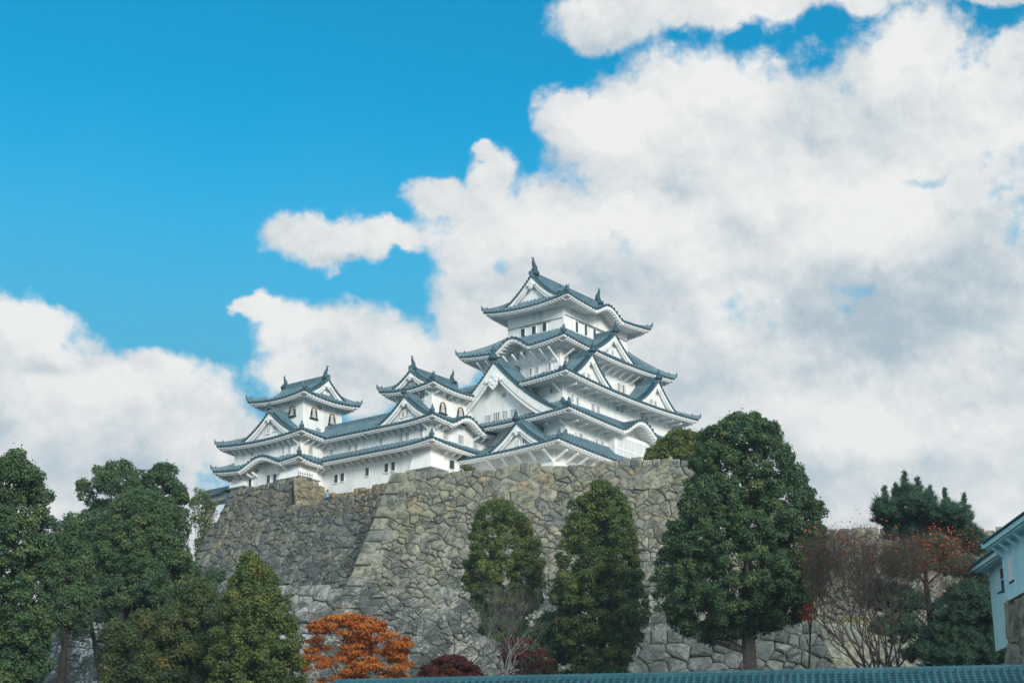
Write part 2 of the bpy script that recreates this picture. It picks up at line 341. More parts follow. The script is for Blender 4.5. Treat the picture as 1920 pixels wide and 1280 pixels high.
# ------------------------------------------------------------------ stone walls (dry rubble, one mesh of fitted stones per wall)
def clip(poly, px, py, nx, ny):
    out = []; n = len(poly)
    for i in range(n):
        a = poly[i]; b = poly[(i+1) % n]
        da = (a[0]-px)*nx+(a[1]-py)*ny; db = (b[0]-px)*nx+(b[1]-py)*ny
        if da <= 0: out.append(a)
        if da*db < 0:
            k = da/(da-db); out.append((a[0]+(b[0]-a[0])*k, a[1]+(b[1]-a[1])*k))
    return out
def stone_wall(name, label, A, B, H, mat_, size=1.6, kl=.2, kr=0., b1=.34, b2=.008, seed=1, quoin=None, top=None, asp=1.25, age0=0, age1=1, capstones=True, bumpy=.24, depth_=3.0):
    """A, B: ends of the top line in world space; H: height; batter b1*t+b2*t*t; top(s) lowers the crest"""
    rr = random.Random(seed)
    A, B = Vector(A), Vector(B); d2 = Vector((B.x-A.x, B.y-A.y, 0)); L = d2.length; dv = d2/L; out = Vector((dv.y, -dv.x, 0))
    if out.dot((A+B)/2) > 0: out = -out          # the face looks towards the open ground in front
    dz = B.z-A.z
    def S(s, t, o=0.):
        bt = b1*t+b2*t*t
        return A+dv*s+out*(bt+o)+Vector((0, 0, dz*min(max(s/L, 0), 1)-t+o*.3))
    sz = size; st = size/asp
    seeds = []
    ni = int((L+(kl+kr)*H)/sz)+4; nj = int(H/st)+3
    for j in range(-1, nj):
        for i in range(-2, ni):
            if rr.random() < .26: continue
            s = -kl*H+(i+.5*(j % 2)+rr.uniform(-.42, .42))*sz; t = (j+.5+rr.uniform(-.40, .40))*st
            seeds.append((s, t))
            for q_ in range(4):
                if rr.random() < .34: seeds.append((s+rr.uniform(.25, .75)*sz, t+rr.uniform(.25, .75)*st))
    if capstones:      # a levelled course of larger stones along the crest
        seeds = [q for q in seeds if q[1] > st*.95]; s = -1.
        while s < L+2: seeds.append((s, st*.42)); s += sz*rr.uniform(.55, 1.25)
    kd = kdtree.KDTree(len(seeds))
    for i, (s, t) in enumerate(seeds): kd.insert((s, t*asp, 0), i)
    kd.balance()
    topf = top or (lambda s: 0.)
    V = []; F = []; tint = []; age = []; rim = []
    def add_stone(poly, h, tv, g=.016, soft=True):
        if len(poly) < 3: return
        q_ = []                     # knocked-off corners
        for i in range(len(poly)):
            a, b, c = poly[i-1], poly[i], poly[(i+1) % len(poly)]; k = rr.uniform(.02, .17); k2 = rr.uniform(.02, .17)
            q_ += [(b[0]+(a[0]-b[0])*k, b[1]+(a[1]-b[1])*k), (b[0]+(c[0]-b[0])*k2, b[1]+(c[1]-b[1])*k2)]
        poly = q_ if soft else poly; n = len(poly)
        cx = sum(p[0] for p in poly)/n; cy = sum(p[1] for p in poly)/n
        rad = sum(math.hypot(p[0]-cx, p[1]-cy) for p in poly)/n
        if rad < .12: return
        e = min(.3, (g+abs(rr.gauss(0, .028)))/rad)
        tx, ty = rr.uniform(-.16, .16), rr.uniform(-.16, .16)
        ag = age0+(age1-age0)*cy/H
        rings = []
        for shrink, hh in ((e, -.25), (e, .02+.25*h), (e+min(.12, .14/rad), .75*h), (min(.55, e+.36), h)):
            base = len(V)
            for q in poly:
                s = cx+(q[0]-cx)*(1-shrink); t = cy+(q[1]-cy)*(1-shrink)
                o = hh+(tx*(s-cx)+ty*(t-cy) if hh > 0 else 0)+rr.uniform(-.04, .04)*(hh > 0)
                V.append(S(s, t, o))
            rings.append(base)
        for ri, (a, b) in enumerate(zip(rings, rings[1:])):
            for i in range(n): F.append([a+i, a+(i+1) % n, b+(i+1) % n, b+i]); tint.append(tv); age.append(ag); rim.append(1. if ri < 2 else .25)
        V.append(S(cx, cy, h*rr.uniform(.95, 1.15))); c = len(V)-1
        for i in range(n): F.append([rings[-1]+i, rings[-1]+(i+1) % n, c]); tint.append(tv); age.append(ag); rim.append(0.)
    for i, (s, t) in enumerate(seeds):
        poly = [(s-3*sz, t-3*sz), (s+3*sz, t-3*sz), (s+3*sz, t+3*sz), (s-3*sz, t+3*sz)]
        for co, j, dist in kd.find_n((s, t*asp, 0), 22):
            if j == i: continue
            s2, t2 = seeds[j]; nx, ny = (s2-s), (t2-t)*asp*asp
            poly = clip(poly, (s+s2)/2, (t+t2)/2, nx, ny)
            if len(poly) < 3: break
        if len(poly) < 3: continue
        tt = topf(s)
        poly = clip(poly, 0, tt+rr.uniform(-.22, .22), 0, -1)            # crest
        if len(poly) > 2: poly = clip(poly, 0, H, 0, 1)
        qo = (size*1.15 if quoin else 0)
        if len(poly) > 2: poly = clip(poly, qo, 0, -1, -kl)              # left edge s >= -kl*t
        if len(poly) > 2: poly = clip(poly, L, 0, 1, -kr)                # right edge
        if len(poly) > 2: add_stone(poly, rr.uniform(.5, 1.3)*bumpy, rr.random())
    if quoin:          # long and short corner blocks
        t = 0; k = 0
        while t < H:
            hh = rr.uniform(.85, 1.2)*size*.95; ln = size*(2.6 if k % 2 else 1.5)*rr.uniform(.88, 1.15)
            sl_ = lambda q: -kl*q
            add_stone([(sl_(t)-.05, t), (sl_(t)+ln, t+.06), (sl_(t+hh)+ln, t+hh+.05), (sl_(t+hh)-.05, t+hh)], bumpy*rr.uniform(.8, 1.4), rr.uniform(.0, .8), .045, False)
            t += hh; k += 1
    nst = len(F)
    # body of the wall behind the stones
    bo = len(V)
    T = [H*k/8 for k in range(9)]; depth = -out*depth_
    def crest(s, t): return max(t, topf(s)+.5)
    NS = 72; ss = [k/NS for k in range(NS+1)]
    rows = []
    for t in T:
        row = []
        for u in ss:
            s = -kl*t*(1-u)+u*(L+kr*t)
            V.append(S(s, crest(s, t) if t < 6 else t, -.05)); row.append(len(V)-1)
        rows.append(row)
    for a, b in zip(rows, rows[1:]):
        for i in range(len(ss)-1): F.append([a[i], a[i+1], b[i+1], b[i]])
    rb = []
    for u in ss: V.append(V[rows[0][int(u*NS+.5)]]+depth); rb.append(len(V)-1)
    for i in range(len(ss)-1): F.append([rows[0][i], rb[i], rb[i+1], rows[0][i+1]])
    for col_ in (0, -1):
        back = []
        for r_ in rows: V.append(V[r_[col_]]+Vector((0, 0, 0))+(-out)*depth_); back.append(len(V)-1)
        for i in range(len(rows)-1): F.append([rows[i][col_], back[i], back[i+1], rows[i+1][col_]])
    me = bpy.data.meshes.new(name); c0 = A+dv*(L/2)+Vector((0, 0, -H))
    me.from_pydata([tuple(v-c0) for v in V], [], F)
    me.materials.append(MT[mat_]); me.materials.append(MT['stonegap'])
    mi = np.zeros(len(F), dtype=np.int32); mi[nst:] = 1; me.polygons.foreach_set('material_index', mi)
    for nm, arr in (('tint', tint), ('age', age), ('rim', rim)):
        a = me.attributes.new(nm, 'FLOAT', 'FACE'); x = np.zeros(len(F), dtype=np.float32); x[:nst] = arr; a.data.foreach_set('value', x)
    o = bpy.data.objects.new(name, me); COL.objects.link(o); o.location = c0
    return tag(o, label, 'stone wall')

A2, B2 = Vector((-12.74, 166, 38.36)), Vector((20.5, 159.5, 38.6))
def crest2(s):      # the crest is ragged: a little higher at the right end
    return -.18*math.sin(s*.55)-.1*math.sin(s*1.7+1)+(.0 if s > 3.2 else .05)
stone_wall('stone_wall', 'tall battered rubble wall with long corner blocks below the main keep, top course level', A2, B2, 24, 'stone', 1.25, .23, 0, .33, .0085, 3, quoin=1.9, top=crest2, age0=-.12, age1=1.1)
dW1 = Vector((.752, -.659, 0)); A1 = Vector((-34.3, 192, 42.1)); B1 = A1+dW1*31
def crest1(s): return .35*math.sin(s*2.1)*.4 if s < 11.7 else 3.75+.12*math.sin(s*1.3)+(s-10.6)*.035
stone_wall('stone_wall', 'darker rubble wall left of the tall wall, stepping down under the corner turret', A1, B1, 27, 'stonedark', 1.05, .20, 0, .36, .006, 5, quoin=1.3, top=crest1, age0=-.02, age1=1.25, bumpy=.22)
A3 = at(522, 1098, 169.5); B3 = at(850, 1102, 157.8)
stone_wall('stone_wall', 'low lichen-spotted wall of pale boulders jutting out at the foot of the dark wall', A3, B3, 15, 'stonepale', 1.75, .15, 0, .30, .01, 9, top=lambda s: .25*math.sin(s*.9), bumpy=.36)
A4 = at(1290, 992, 152.4); B4 = at(1885, 990, 146.5)
stone_wall('stone_wall', 'pale rubble wall behind the pine and the bare tree', A4, B4, 13, 'stone', 1.25, 0, 0, .25, .004, 12, age0=-.3, age1=.3, bumpy=.24)
A5 = at(1150, 1183, 141.5); B5 = at(1532, 1166, 138)
stone_wall('stone_wall', 'low wall of large dark grey boulders at the foot of the broad evergreen', A5, B5, 10, 'stonedeep', 1.7, 0, .32, .28, .01, 15, age0=.2, age1=.6, bumpy=.4)
A6 = B5+Vector((.1, .2, 0)); B6 = at(1690, 1172, 146)
stone_wall('stone_wall', 'sunlit return face of the low boulder wall beside the bare tree', A6, B6, 10, 'stone', 2.1, -.05, 0, .32, .01, 17, age0=-.3, age1=.1, bumpy=.28)
def terrace(name, pts, z, zb=12):
    b = MB(); n = len(pts); b.poly_prism([(x, y, zb) for x, y in pts], (0, 0, z-zb)); tag(b.obj(name, 'gravel'), kind='structure')
terrace('hill', [(-38.5, 206), (-33.6, 194.3), (-9.5, 173.2), (-11, 168.2), (20.3, 161.9), (27.5, 205), (33, 262), (-40, 262)], 37.6)
terrace('terrain', [(24, 153.2), (41, 150), (75, 155), (80, 210), (22, 210)], 27.2, 10)
def ledge():
    b = MB(); a0, a1 = at(1100, 1185, 143), at(1545, 1168, 139.2); c0, c1 = Vector((8, 157, 22)), Vector((34, 153, 22.5)); e = at(1720, 1176, 147.5)
    b.face(a1-Vector((0, 0, .3)), e, Vector((46, 151, 22)), c1)
    tag(b.obj('terrain', 'grass'), kind='structure')
ledge()

# ------------------------------------------------------------------ the castle: its own frame, x along the south faces, y along the west faces
TH = R(52.49); CO = Vector((6.42, 185, 0))
_c, _s = math.cos(TH), math.sin(TH)
def l2w(p): return Vector((p[0]*_c-p[1]*_s+CO.x, p[0]*_s+p[1]*_c+CO.y, p[2]))
def w2l(p):
    x, y = p[0]-CO.x, p[1]-CO.y; return Vector((x*_c+y*_s, -x*_s+y*_c, p[2]))
_o = w2l((0, 0, 0))
def lray(px, py):
    d = ray(px, py); return Vector((d.x*_c+d.y*_s, -d.x*_s+d.y*_c, d.z))
def onX(px, py, x0):
    d = lray(px, py); q = _o+d*((x0-_o.x)/d.x); return q.y, q.z
def onY(px, py, y0):
    d = lray(px, py); q = _o+d*((y0-_o.y)/d.y); return q.x, q.z
def castle_thing(name, label, cat, lx, ly, z, group=None):
    global ORG
    ORG = Vector((lx, ly, z)); return thing(name, label, cat, l2w((lx, ly, z)), TH, group)
def face_map(side, c):
    return {'W': lambda a, b, z: (c-b, a, z), 'E': lambda a, b, z: (c+b, a, z),
            'S': lambda a, b, z: (a, c-b, z), 'N': lambda a, b, z: (a, c+b, z)}[side]

def kb(t):
    """undulating gable: round crown, hollow flanks"""
    t = abs(t); return 0 if t >= 1 else (.5*(1+math.cos(math.pi*t)))**1.05
def tier_roof(T, o, inn, ze, zi, wall, zs, lift=.55, bumps=(), sides='WSEN', sp=.60, liftc=None, tm='tile', fin=(), hips=True, cut='', gap={}):
    """o outer eave rectangle, inn inner rectangle, wall the wall rectangle under it; returns the roof part"""
    tb = MB(); eb = MB()
    LC = dict(SW=lift, SE=lift, NW=lift, NE=lift); LC.update(liftc or {})
    cfg = {'W': ('W', o[0], o[1], o[3], inn[0]-o[0], inn[1]-o[1], o[3]-inn[3], 'SW', 'NW', wall[0]-o[0], wall[1]-o[1], o[3]-wall[3]),
           'E': ('E', o[2], o[1], o[3], o[2]-inn[2], inn[1]-o[1], o[3]-inn[3], 'SE', 'NE', o[2]-wall[2], wall[1]-o[1], o[3]-wall[3]),
           'S': ('S', o[1], o[0], o[2], inn[1]-o[1], inn[0]-o[0], o[2]-inn[2], 'SW', 'SE', wall[1]-o[1], wall[0]-o[0], o[2]-wall[2]),
           'N': ('N', o[3], o[0], o[2], o[3]-inn[3], inn[0]-o[0], o[2]-inn[2], 'NW', 'NE', o[3]-wall[3], wall[0]-o[0], o[2]-wall[2])}
    hipz = {}
    for sd in sides:
        side, c, s0, s1, D, aL, aR, kL, kR, OV, wL, wR = cfg[sd]
        if kL in cut: aL = wL = 0
        if kR in cut: aR = wR = 0
        P = face_map(side, c); L = s1-s0
        bl = [(m-s0, hw, h) for (q, m, hw, h) in bumps if q == sd]
        lL, lR = LC[kL], LC[kR]; gp = [(g0-s0, g1-s0) for g0, g1 in gap.get(sd, [])]
        def ing(s): return any(g0 < s < g1 for g0, g1 in gp)
        def strips(rows_, mb):
            segs = [[]]
            for i in range(len(rows_[0])):
                p = rows_[0][i]; sv = (p[1] if sd in 'WE' else p[0])-s0
                if ing(sv): segs.append([])
                else: segs[-1].append(i)
            for g in segs:
                if len(g) > 1: mb.grid([[r_[i] for i in g] for r_ in rows_])
        def ecurve(u): return lL*max(0, 1-1.9*u)**2.1+lR*max(0, 1.9*u-.9)**2.1
        def bmp(s): return sum(h*kb((s-m)/hw) for m, hw, h in bl)
        def zt(s, d):
            q = d/D; lo = aL*q; hi = L-aR*q; u = min(1, max(0, (s-lo)/max(hi-lo, .01)))
            z = ze+ecurve(u)*max(0., 1-q)**1.6+(zi-ze)*(.74*q+.26*q*q)
            b = bmp(s)
            return max(z, ze+b+.02) if b > .03 else z
        nu = max(10, int(L/.8)) if not bl else int(L/.33); nv = 6
        rows = []
        for j in range(nv+1):
            d = D*j/nv; q = d/D; lo = aL*q; hi = L-aR*q
            rows.append([P(s0+lo+(hi-lo)*i/nu, -d, zt(lo+(hi-lo)*i/nu, d)) for i in range(nu+1)])
        tb.m = 1; strips(rows, tb); tb.m = 2
        strips([[(*p[:2], p[2]) for p in rows[0]], [(*p[:2], p[2]-.11) for p in rows[0]]], tb); tb.m = 0
        # round tile rows
        n = int(L/sp); off = (L-n*sp)/2
        for i in range(n+1):
            s = min(max(off+i*sp, .06), L-.06); q1 = 1.
            if aL > 0: q1 = min(q1, s/aL)
            if aR > 0: q1 = min(q1, (L-s)/aR)
            if q1 < .03 or ing(s): continue
            hw, hh = sp*.27, sp*.27
            prof = ((-hw, 0), (-hw*.6, hh*.8), (hw*.6, hh*.8), (hw, 0)); rr = []
            K = 5 if not bl else 6
            for k in range(K+1):
                d = D*q1*k/K-(.07 if k == 0 else 0); zz = zt(s, max(d, 0))
                rr.append([P(s0+s+x, -d, zz+y) for x, y in prof])
            tb.grid(rr)
            z0 = zt(s, 0); tb.m = 2
            tb.face(*[P(s0+s+hw*1.05*math.cos(a), .08, z0-.02+hw*1.05*math.sin(a)) for a in (0, 1.05, 2.09, 3.14, 4.19, 5.24)]); tb.m = 0
        # eaves: fascia, boards, soffit, rafters
        def eline(d, dzz):
            """line d metres in from the eave edge"""
            q = d/OV; lo = wL*q; hi = L-wR*q; out_ = []
            for i in range(nu*2+1):
                u = i/(nu*2); s = lo+(hi-lo)*u
                zedge = ze+ecurve(u)+bmp(s)
                if dzz is None: zz = zs+bmp(s)*.9
                else: zz = zedge-dzz-(.2 if bmp(s) > .06 and dzz > .2 else 0)
                out_.append(P(s0+s, -d, zz))
            return out_
        strips([eline(.06, .11), eline(.06, .16), eline(.10, .16), eline(.10, .35), eline(.34, .36), eline(.34, .42), eline(.42, .42), eline(OV, None)], eb)
        nr = int(L/.46)
        for i in range(1, nr):
            s = L*i/nr; u = s/L
            b = bmp(s)
            if ing(s): continue
            d1 = OV
            if wL > 0: d1 = min(d1, OV*s/wL)
            if wR > 0: d1 = min(d1, OV*(L-s)/wR)
            if d1 < .6: continue
            zedge = ze+ecurve(u)+b-.42-(.2 if b > .06 else 0)
            f = d1/OV; zw = (zs+b*.9)*f+zedge*(1-f)
            h = .15; w2 = .12
            eb.hexa([P(s0+s-w2, -.2, zedge-h+.05), P(s0+s+w2, -.2, zedge-h+.05), P(s0+s+w2, -d1, zw-h), P(s0+s-w2, -d1, zw-h),
                     P(s0+s-w2, -.2, zedge+.05), P(s0+s+w2, -.2, zedge+.05), P(s0+s+w2, -d1, zw+.03), P(s0+s-w2, -d1, zw+.03)])
        for key, sg in ((kL, 0), (kR, 1)):
            hipz[key] = True
    # hip ridges
    CN = {'SW': ((o[0], o[1]), (inn[0], inn[1])), 'SE': ((o[2], o[1]), (inn[2], inn[1])), 'NW': ((o[0], o[3]), (inn[0], inn[3])), 'NE': ((o[2], o[3]), (inn[2], inn[3]))}
    fins = []
    if hips:
        for key in hipz:
            if key in cut or LC[key] <= .01: continue
            a, b = CN[key]; path = []
            for k in range(9):
                q = k/8; z = ze+LC[key]*max(0., 1-q)**1.6+(zi-ze)*(.74*q+.26*q*q)+.16
                path.append(Vector((a[0]+(b[0]-a[0])*q, a[1]+(b[1]-a[1])*q, z)))
            dr = Vector((a[0]-b[0], a[1]-b[1], 0)).normalized()
            path[0] = path[0]+dr*.1+Vector((0, 0, .12))
            for p, q in zip(path, path[1:]): tb.beam(p, q+(q-p)*.03, .34, .42)
            for p, q in zip(path, path[1:]): tb.beam(p+Vector((0, 0, .26)), q+Vector((0, 0, .26)), .2, .12)
            tip = path[0]+dr*.05
            tb.tube([tip+Vector((0, 0, .0)), tip+dr*.12+Vector((0, 0, .3)), tip+dr*.2+Vector((0, 0, .62))], [.2, .15, .05], 6)
            fins.append((path[1], .66 if key == 'SW' else .36))
    r = tb.obj('tile_roof', [tm, 'tilepan', 'tiledark'], T); eb.obj('eaves', 'trim', r)
    for f, k_ in fins: finial(r, f+Vector((0, 0, .15)), k_)
    return r
def finial(par, p, s=1.):
    b = MB()
    b.lathe(p, [(r*s, z*s) for r, z in ((.36, -.1), (.42, .15), (.36, .42), (.2, .55), (.16, .62), (.24, .74), (.2, .9), (.08, 1.0), (.09, 1.12), (.03, 1.3))], 8)
    b.box(p.x-.5*s, p.y-.12*s, p.z-.05, p.x+.5*s, p.y+.12*s, p.z+.22*s); b.box(p.x-.12*s, p.y-.5*s, p.z-.05, p.x+.12*s, p.y+.5*s, p.z+.22*s)
    b.obj('ridge_finial', 'tiledark', par, True)
def gable(T, roof, side, c, m, hw, zb, h, depth, back=0., tmt='tile', pend=1., barge=.62, sp=.58, inset=.5, ridge=True, both=False, c2=None, conc=.36, infill_mat='plaster', finh=1.0):
    """gable on a face: side it looks to, c plane of its front edge, m middle along the face, hw half width, h height, depth back into the building"""
    P = face_map(side, c)
    def f(t): t = min(1, abs(t)); return (1-conc)*(1-t)+conc*(1-t)**2
    def prof(t, dz=0): return zb+h*f(t)+dz
    N = 14; ts = [-1+2*i/(2*N) for i in range(2*N+1)]
    tb = MB()
    tb.m = 1; tb.grid([[P(m+hw*t, -b, prof(t)) for t in ts] for b in (0, depth)]); tb.m = 0
    tb.grid([[P(m+hw*t, 0, prof(t)) for t in ts], [P(m+hw*t, 0, prof(t, -.14)) for t in ts]])
    n = int(depth/sp)
    hw_, hh = sp*.29, sp*.30
    for i in range(n+1):
        b = .1+i*sp
        if b > depth-.05: break
        for sg in (-1, 1):
            rr = []
            for k in range(8):
                t = sg*k/7; z = prof(t)
                rr.append([P(m+hw*t, -(b-hw_), z), P(m+hw*t, -(b-hw_*.6), z+hh), P(m+hw*t, -(b+hw_*.6), z+hh), P(m+hw*t, -(b+hw_), z)])
            tb.grid(rr)
    def edge_rows(bf):
        tb.m = 2
        Ls = math.hypot(hw, h); k = int(Ls/.40)
        for sg in (-1, 1):
            for i in range(1, k+1):
                t = sg*i/k; z = prof(t); q = P(m+hw*t, bf, z+.06); q2 = P(m+hw*t, bf-.55, z+.10)
                tb.tube([q, q2], [.15, .15], 6)
            tb.grid([[P(m+hw*sg*j/10, bf-.62, prof(j/10)+.02) for j in range(11)], [P(m+hw*sg*j/10, bf-.62, prof(j/10)+.30) for j in range(11)], [P(m+hw*sg*j/10, bf-.86, prof(j/10)+.30) for j in range(11)], [P(m+hw*sg*j/10, bf-.86, prof(j/10)+.02) for j in range(11)]])
    edge_rows(.06); tb.m = 0
    if ridge:
        rz = prof(0)
        tb.beam(P(m, .1, rz+.16), P(m, -depth, rz+.16), .42, .5); tb.beam(P(m, .16, rz+.5), P(m, -depth, rz+.5), .26, .22)
        nn = int(depth/.5)
        for i in range(nn):
            tb.tube([P(m-.26, -(.3+i*.5), rz+.36), P(m+.26, -(.3+i*.5), rz+.36)], [.1, .1], 6)
    gr = tb.obj('gable_roof', [tmt, 'tilepan', 'tiledark'], roof)
    def front(sgn, bf, first=True):
        gb = MB()
        # bargeboards: outer thick board, inner thinner one set back
        for dz0, dz1, b0, b1 in ((-.14, -.14-barge, .0-.04, -.16), (-.2-barge, -.34-barge*1.25, -.12, -.30)):
            for sg in (-1, 1):
                q = [[P(m+hw*sg*j/12*(1 if dz0 > -.2 else .985), bf+sgn*b0, max(prof(j/12, dz0), zb-.3)) for j in range(13)],
                     [P(m+hw*sg*j/12*(1 if dz0 > -.2 else .985), bf+sgn*b0, max(prof(j/12, dz1), zb-.45)) for j in range(13)],
                     [P(m+hw*sg*j/12*(1 if dz0 > -.2 else .985), bf+sgn*b1, max(prof(j/12, dz1), zb-.45)) for j in range(13)],
                     [P(m+hw*sg*j/12*(1 if dz0 > -.2 else .985), bf+sgn*b1, max(prof(j/12, dz0), zb-.3)) for j in range(13)]]
                gb.grid(q+[q[0]])
        # soffit and infill wall
        gb.grid([[P(m+hw*t, bf-sgn*.05, prof(t, -.15)) for t in ts], [P(m+hw*t, bf-sgn*(inset+.1), prof(t, -.15)) for t in ts]])
        gb.grid([[P(m+hw*t, bf-sgn*inset, max(prof(t, -.14), zb-.6)) for t in ts], [P(m+hw*t, bf-sgn*inset, zb-.6) for t in ts]])
        # pendant under the apex
        pb = MB(); z0 = prof(0)-.14-barge*1.5; k = pend
        pts = [(0, .35), (.3, .15), (.42, -.1), (.75, -.12), (.95, -.38), (.72, -.52), (.45, -.42), (.42, -.72), (.2, -.95), (0, -1.1)]
        full = [(x*k, y*k) for x, y in pts]+[(-x*k, y*k) for x, y in pts[-2:0:-1]]
        pb.poly_prism([P(m+x, bf-sgn*.02, z0+y) for x, y in full], Vector(P(m, bf+sgn*.09, z0))-Vector(P(m, bf-sgn*.02, z0)))
        for (x, y, r_) in ((0, .02, .2), (.28, -.35, .16), (-.28, -.35, .16), (0, -.6, .18), (.7, -.32, .13), (-.7, -.32, .13)):
            pb.tube([P(m+x*k, bf+sgn*.06, z0+y*k), P(m+x*k, bf+sgn*.17, z0+y*k)], [r_*k, r_*.7*k], 8)
        pb.obj('gable_pendant', 'trim', roof); gb.obj('gable_board', infill_mat, roof)
    front(1, 0)
    if both: front(-1, -depth)
    if ridge and finh:
        finial(roof, Vector(P(m, .05, prof(0)+.35)), finh)
    return prof
def shachi(par, p, dirx, h, ydir=False):
    """fish-tailed roof ornament standing head down on the ridge end"""
    b = MB(); d = Vector((0, dirx, 0)) if ydir else Vector((dirx, 0, 0)); z = Vector((0, 0, 1)); p = Vector(p); sv = d.cross(z)
    path = [p-d*.1*h, p+d*.12*h+z*.12*h, p+d*.1*h+z*.34*h, p-d*.02*h+z*.56*h, p-d*.10*h+z*.76*h, p-d*.06*h+z*.9*h]
    b.tube(path, [.2*h, .24*h, .18*h, .13*h, .10*h, .06*h], 8)
    tip = path[-1]
    for q in ((-d*.28*h+z*.10*h), (d*.10*h+z*.2*h), (-d*.10*h+z*.22*h)):
        e = tip+q; b.hexa([tip-sv*.03*h-z*.07*h, tip+sv*.03*h-z*.07*h, e+sv*.01*h-z*.02*h, e-sv*.01*h-z*.02*h, tip-sv*.03*h+z*.03*h, tip+sv*.03*h+z*.03*h, e+sv*.01*h, e-sv*.01*h])
    for k, (u, l) in enumerate(((1, .2), (2, .22), (3, .16))):
        q = path[u]; e = q+d*l*h+z*.12*h
        b.hexa([q-sv*.03*h-z*.08*h, q+sv*.03*h-z*.08*h, e+sv*.01*h, e-sv*.01*h, q-sv*.03*h+z*.08*h, q+sv*.03*h+z*.08*h, e+sv*.01*h+z*.04*h, e-sv*.01*h+z*.04*h])
        for s2 in (-1, 1):
            e = q+sv*s2*l*.9*h+z*.05*h; b.hexa([q-d*.05*h-z*.04*h, q+d*.05*h-z*.04*h, e+d*.01*h, e-d*.01*h, q-d*.05*h+z*.04*h, q+d*.05*h+z*.04*h, e+d*.01*h+z*.03*h, e-d*.01*h+z*.03*h])
    b.box(p.x-.28*h, p.y-.28*h, p.z-.28*h, p.x+.28*h, p.y+.28*h, p.z-.02*h)
    b.obj('fish_ornament', 'tiledark', par, True)
def wall_box(T, r, z0, z1, name='wall', m='plaster'):
    b = MB(); b.box(r[0], r[1], z0, r[2], r[3], z1); return b.obj(name, m, T)
def wloc(side, c, px, py):
    return onX(px, py, c) if side == 'W' else onY(px, py, c)
def pxscale(side, c, px, py):
    a, z = wloc(side, c, px, py); a2, _ = wloc(side, c, px+1, py); _, z2 = wloc(side, c, px, py-1)
    return abs(a2-a), abs(z2-z)
def window(T, side, c, px, py, wpx, hpx, kind='lattice', bars=3):
    P = face_map(side, c); a, z = wloc(side, c, px, py); sx, sz_ = pxscale(side, c, px, py)
    w_, h_ = wpx*sx*(1.15 if kind == 'lattice' else 1.05), hpx*sz_*1.0; a0, a1, z0, z1 = a-w_/2, a+w_/2, z-h_/2, z+h_/2
    b = MB(); b.m = 0
    fr = .09
    if kind != 'vent':
        b.fbox(P, a0-fr, a0, 0, .10, z0-fr, z1+fr); b.fbox(P, a1, a1+fr, 0, .10, z0-fr, z1+fr)
        b.fbox(P, a0, a1, 0, .10, z1, z1+fr); b.fbox(P, a0, a1, 0, .13, z0-fr*1.3, z0)
    b.m = 1; b.fbox(P, a0, a1, -.05, .02, z0, z1)  # pane flush with the wall; its dark colour stands in for recess shade
    o = b.obj('window', ['trim', 'dark' if kind in ('dark', 'darkbars') else 'ashdark'], T)
    if kind in ('lattice', 'darkbars', 'vent'):
        l = MB(); n = bars
        if kind == 'vent':
            for i in range(2): zz = z0+h_*(i+.5)/2; l.fbox(P, a0, a1, .02, .05, zz-.04, zz+.04)
        else:
            k = w_/(n*2+1)*(.75 if kind == 'lattice' else .5)
            for i in range(n):
                q = a0+w_*(i+.5+.5*(1 if n > 1 else 1)*0)/n; l.fbox(P, q-k/2, q+k/2, .02, .08, z0, z1)
            if kind == 'darkbars':
                for i in range(3): zz = z0+h_*(i+1)/4; l.fbox(P, a0, a1, .03, .06, zz-.02, zz+.02)
        l.obj('lattice', 'trim' if kind != 'darkbars' else 'iron', o)
    return o
def katomado(T, side, c, px, py, wpx, hpx):
    """bell-shaped window in black lacquer with gilt studs"""
    P = face_map(side, c); a, z = wloc(side, c, px, py); sx, sz_ = pxscale(side, c, px, py); w_, h_ = wpx*sx*.8, hpx*sz_*.9
    pts = []
    for i in range(15):
        t = -1+2*i/14; pts.append((t*w_/2*(1 if abs(t) < .9 else 1.05), z-h_/2+h_*(.45+.55*(1-abs(t)**2.6)**.6) if abs(t) < .999 else z-h_/2+h_*.42))
    line = [(-w_*.56, z-h_/2)]+pts+[(w_*.56, z-h_/2)]
    b = MB(); b.poly_prism([P(a+x, .015, y) for x, y in line], Vector(P(0, .04, 0))-Vector(P(0, .015, 0)))
    o = b.obj('window', 'trim', T)
    f = MB(); g = MB()
    for i, (p, q) in enumerate(zip(line, line[1:])): f.beam(P(a+p[0], .07, p[1]), P(a+q[0], .07, q[1]), .13, .16, (0, 0, 1) if abs(q[0]-p[0]) > .01 else (1, 1, 0))
    for i, p in enumerate(line[::2]): g.tube([P(a+p[0], .12, p[1]), P(a+p[0], .2, p[1])], [.11, .07], 6)
    f.fbox(P, a-w_*.78, a+w_*.78, 0, .22, z-h_/2-.16, z-h_/2)
    f.obj('window_frame', 'black', o); g.obj('gilt_stud', 'gold', o)
    l = MB()
    for i in range(3): q = a+w_*(i-1)*.26; l.fbox(P, q-.05, q+.05, .04, .075, z-h_/2, z+h_*.28)
    l.obj('lattice', 'slate', o)
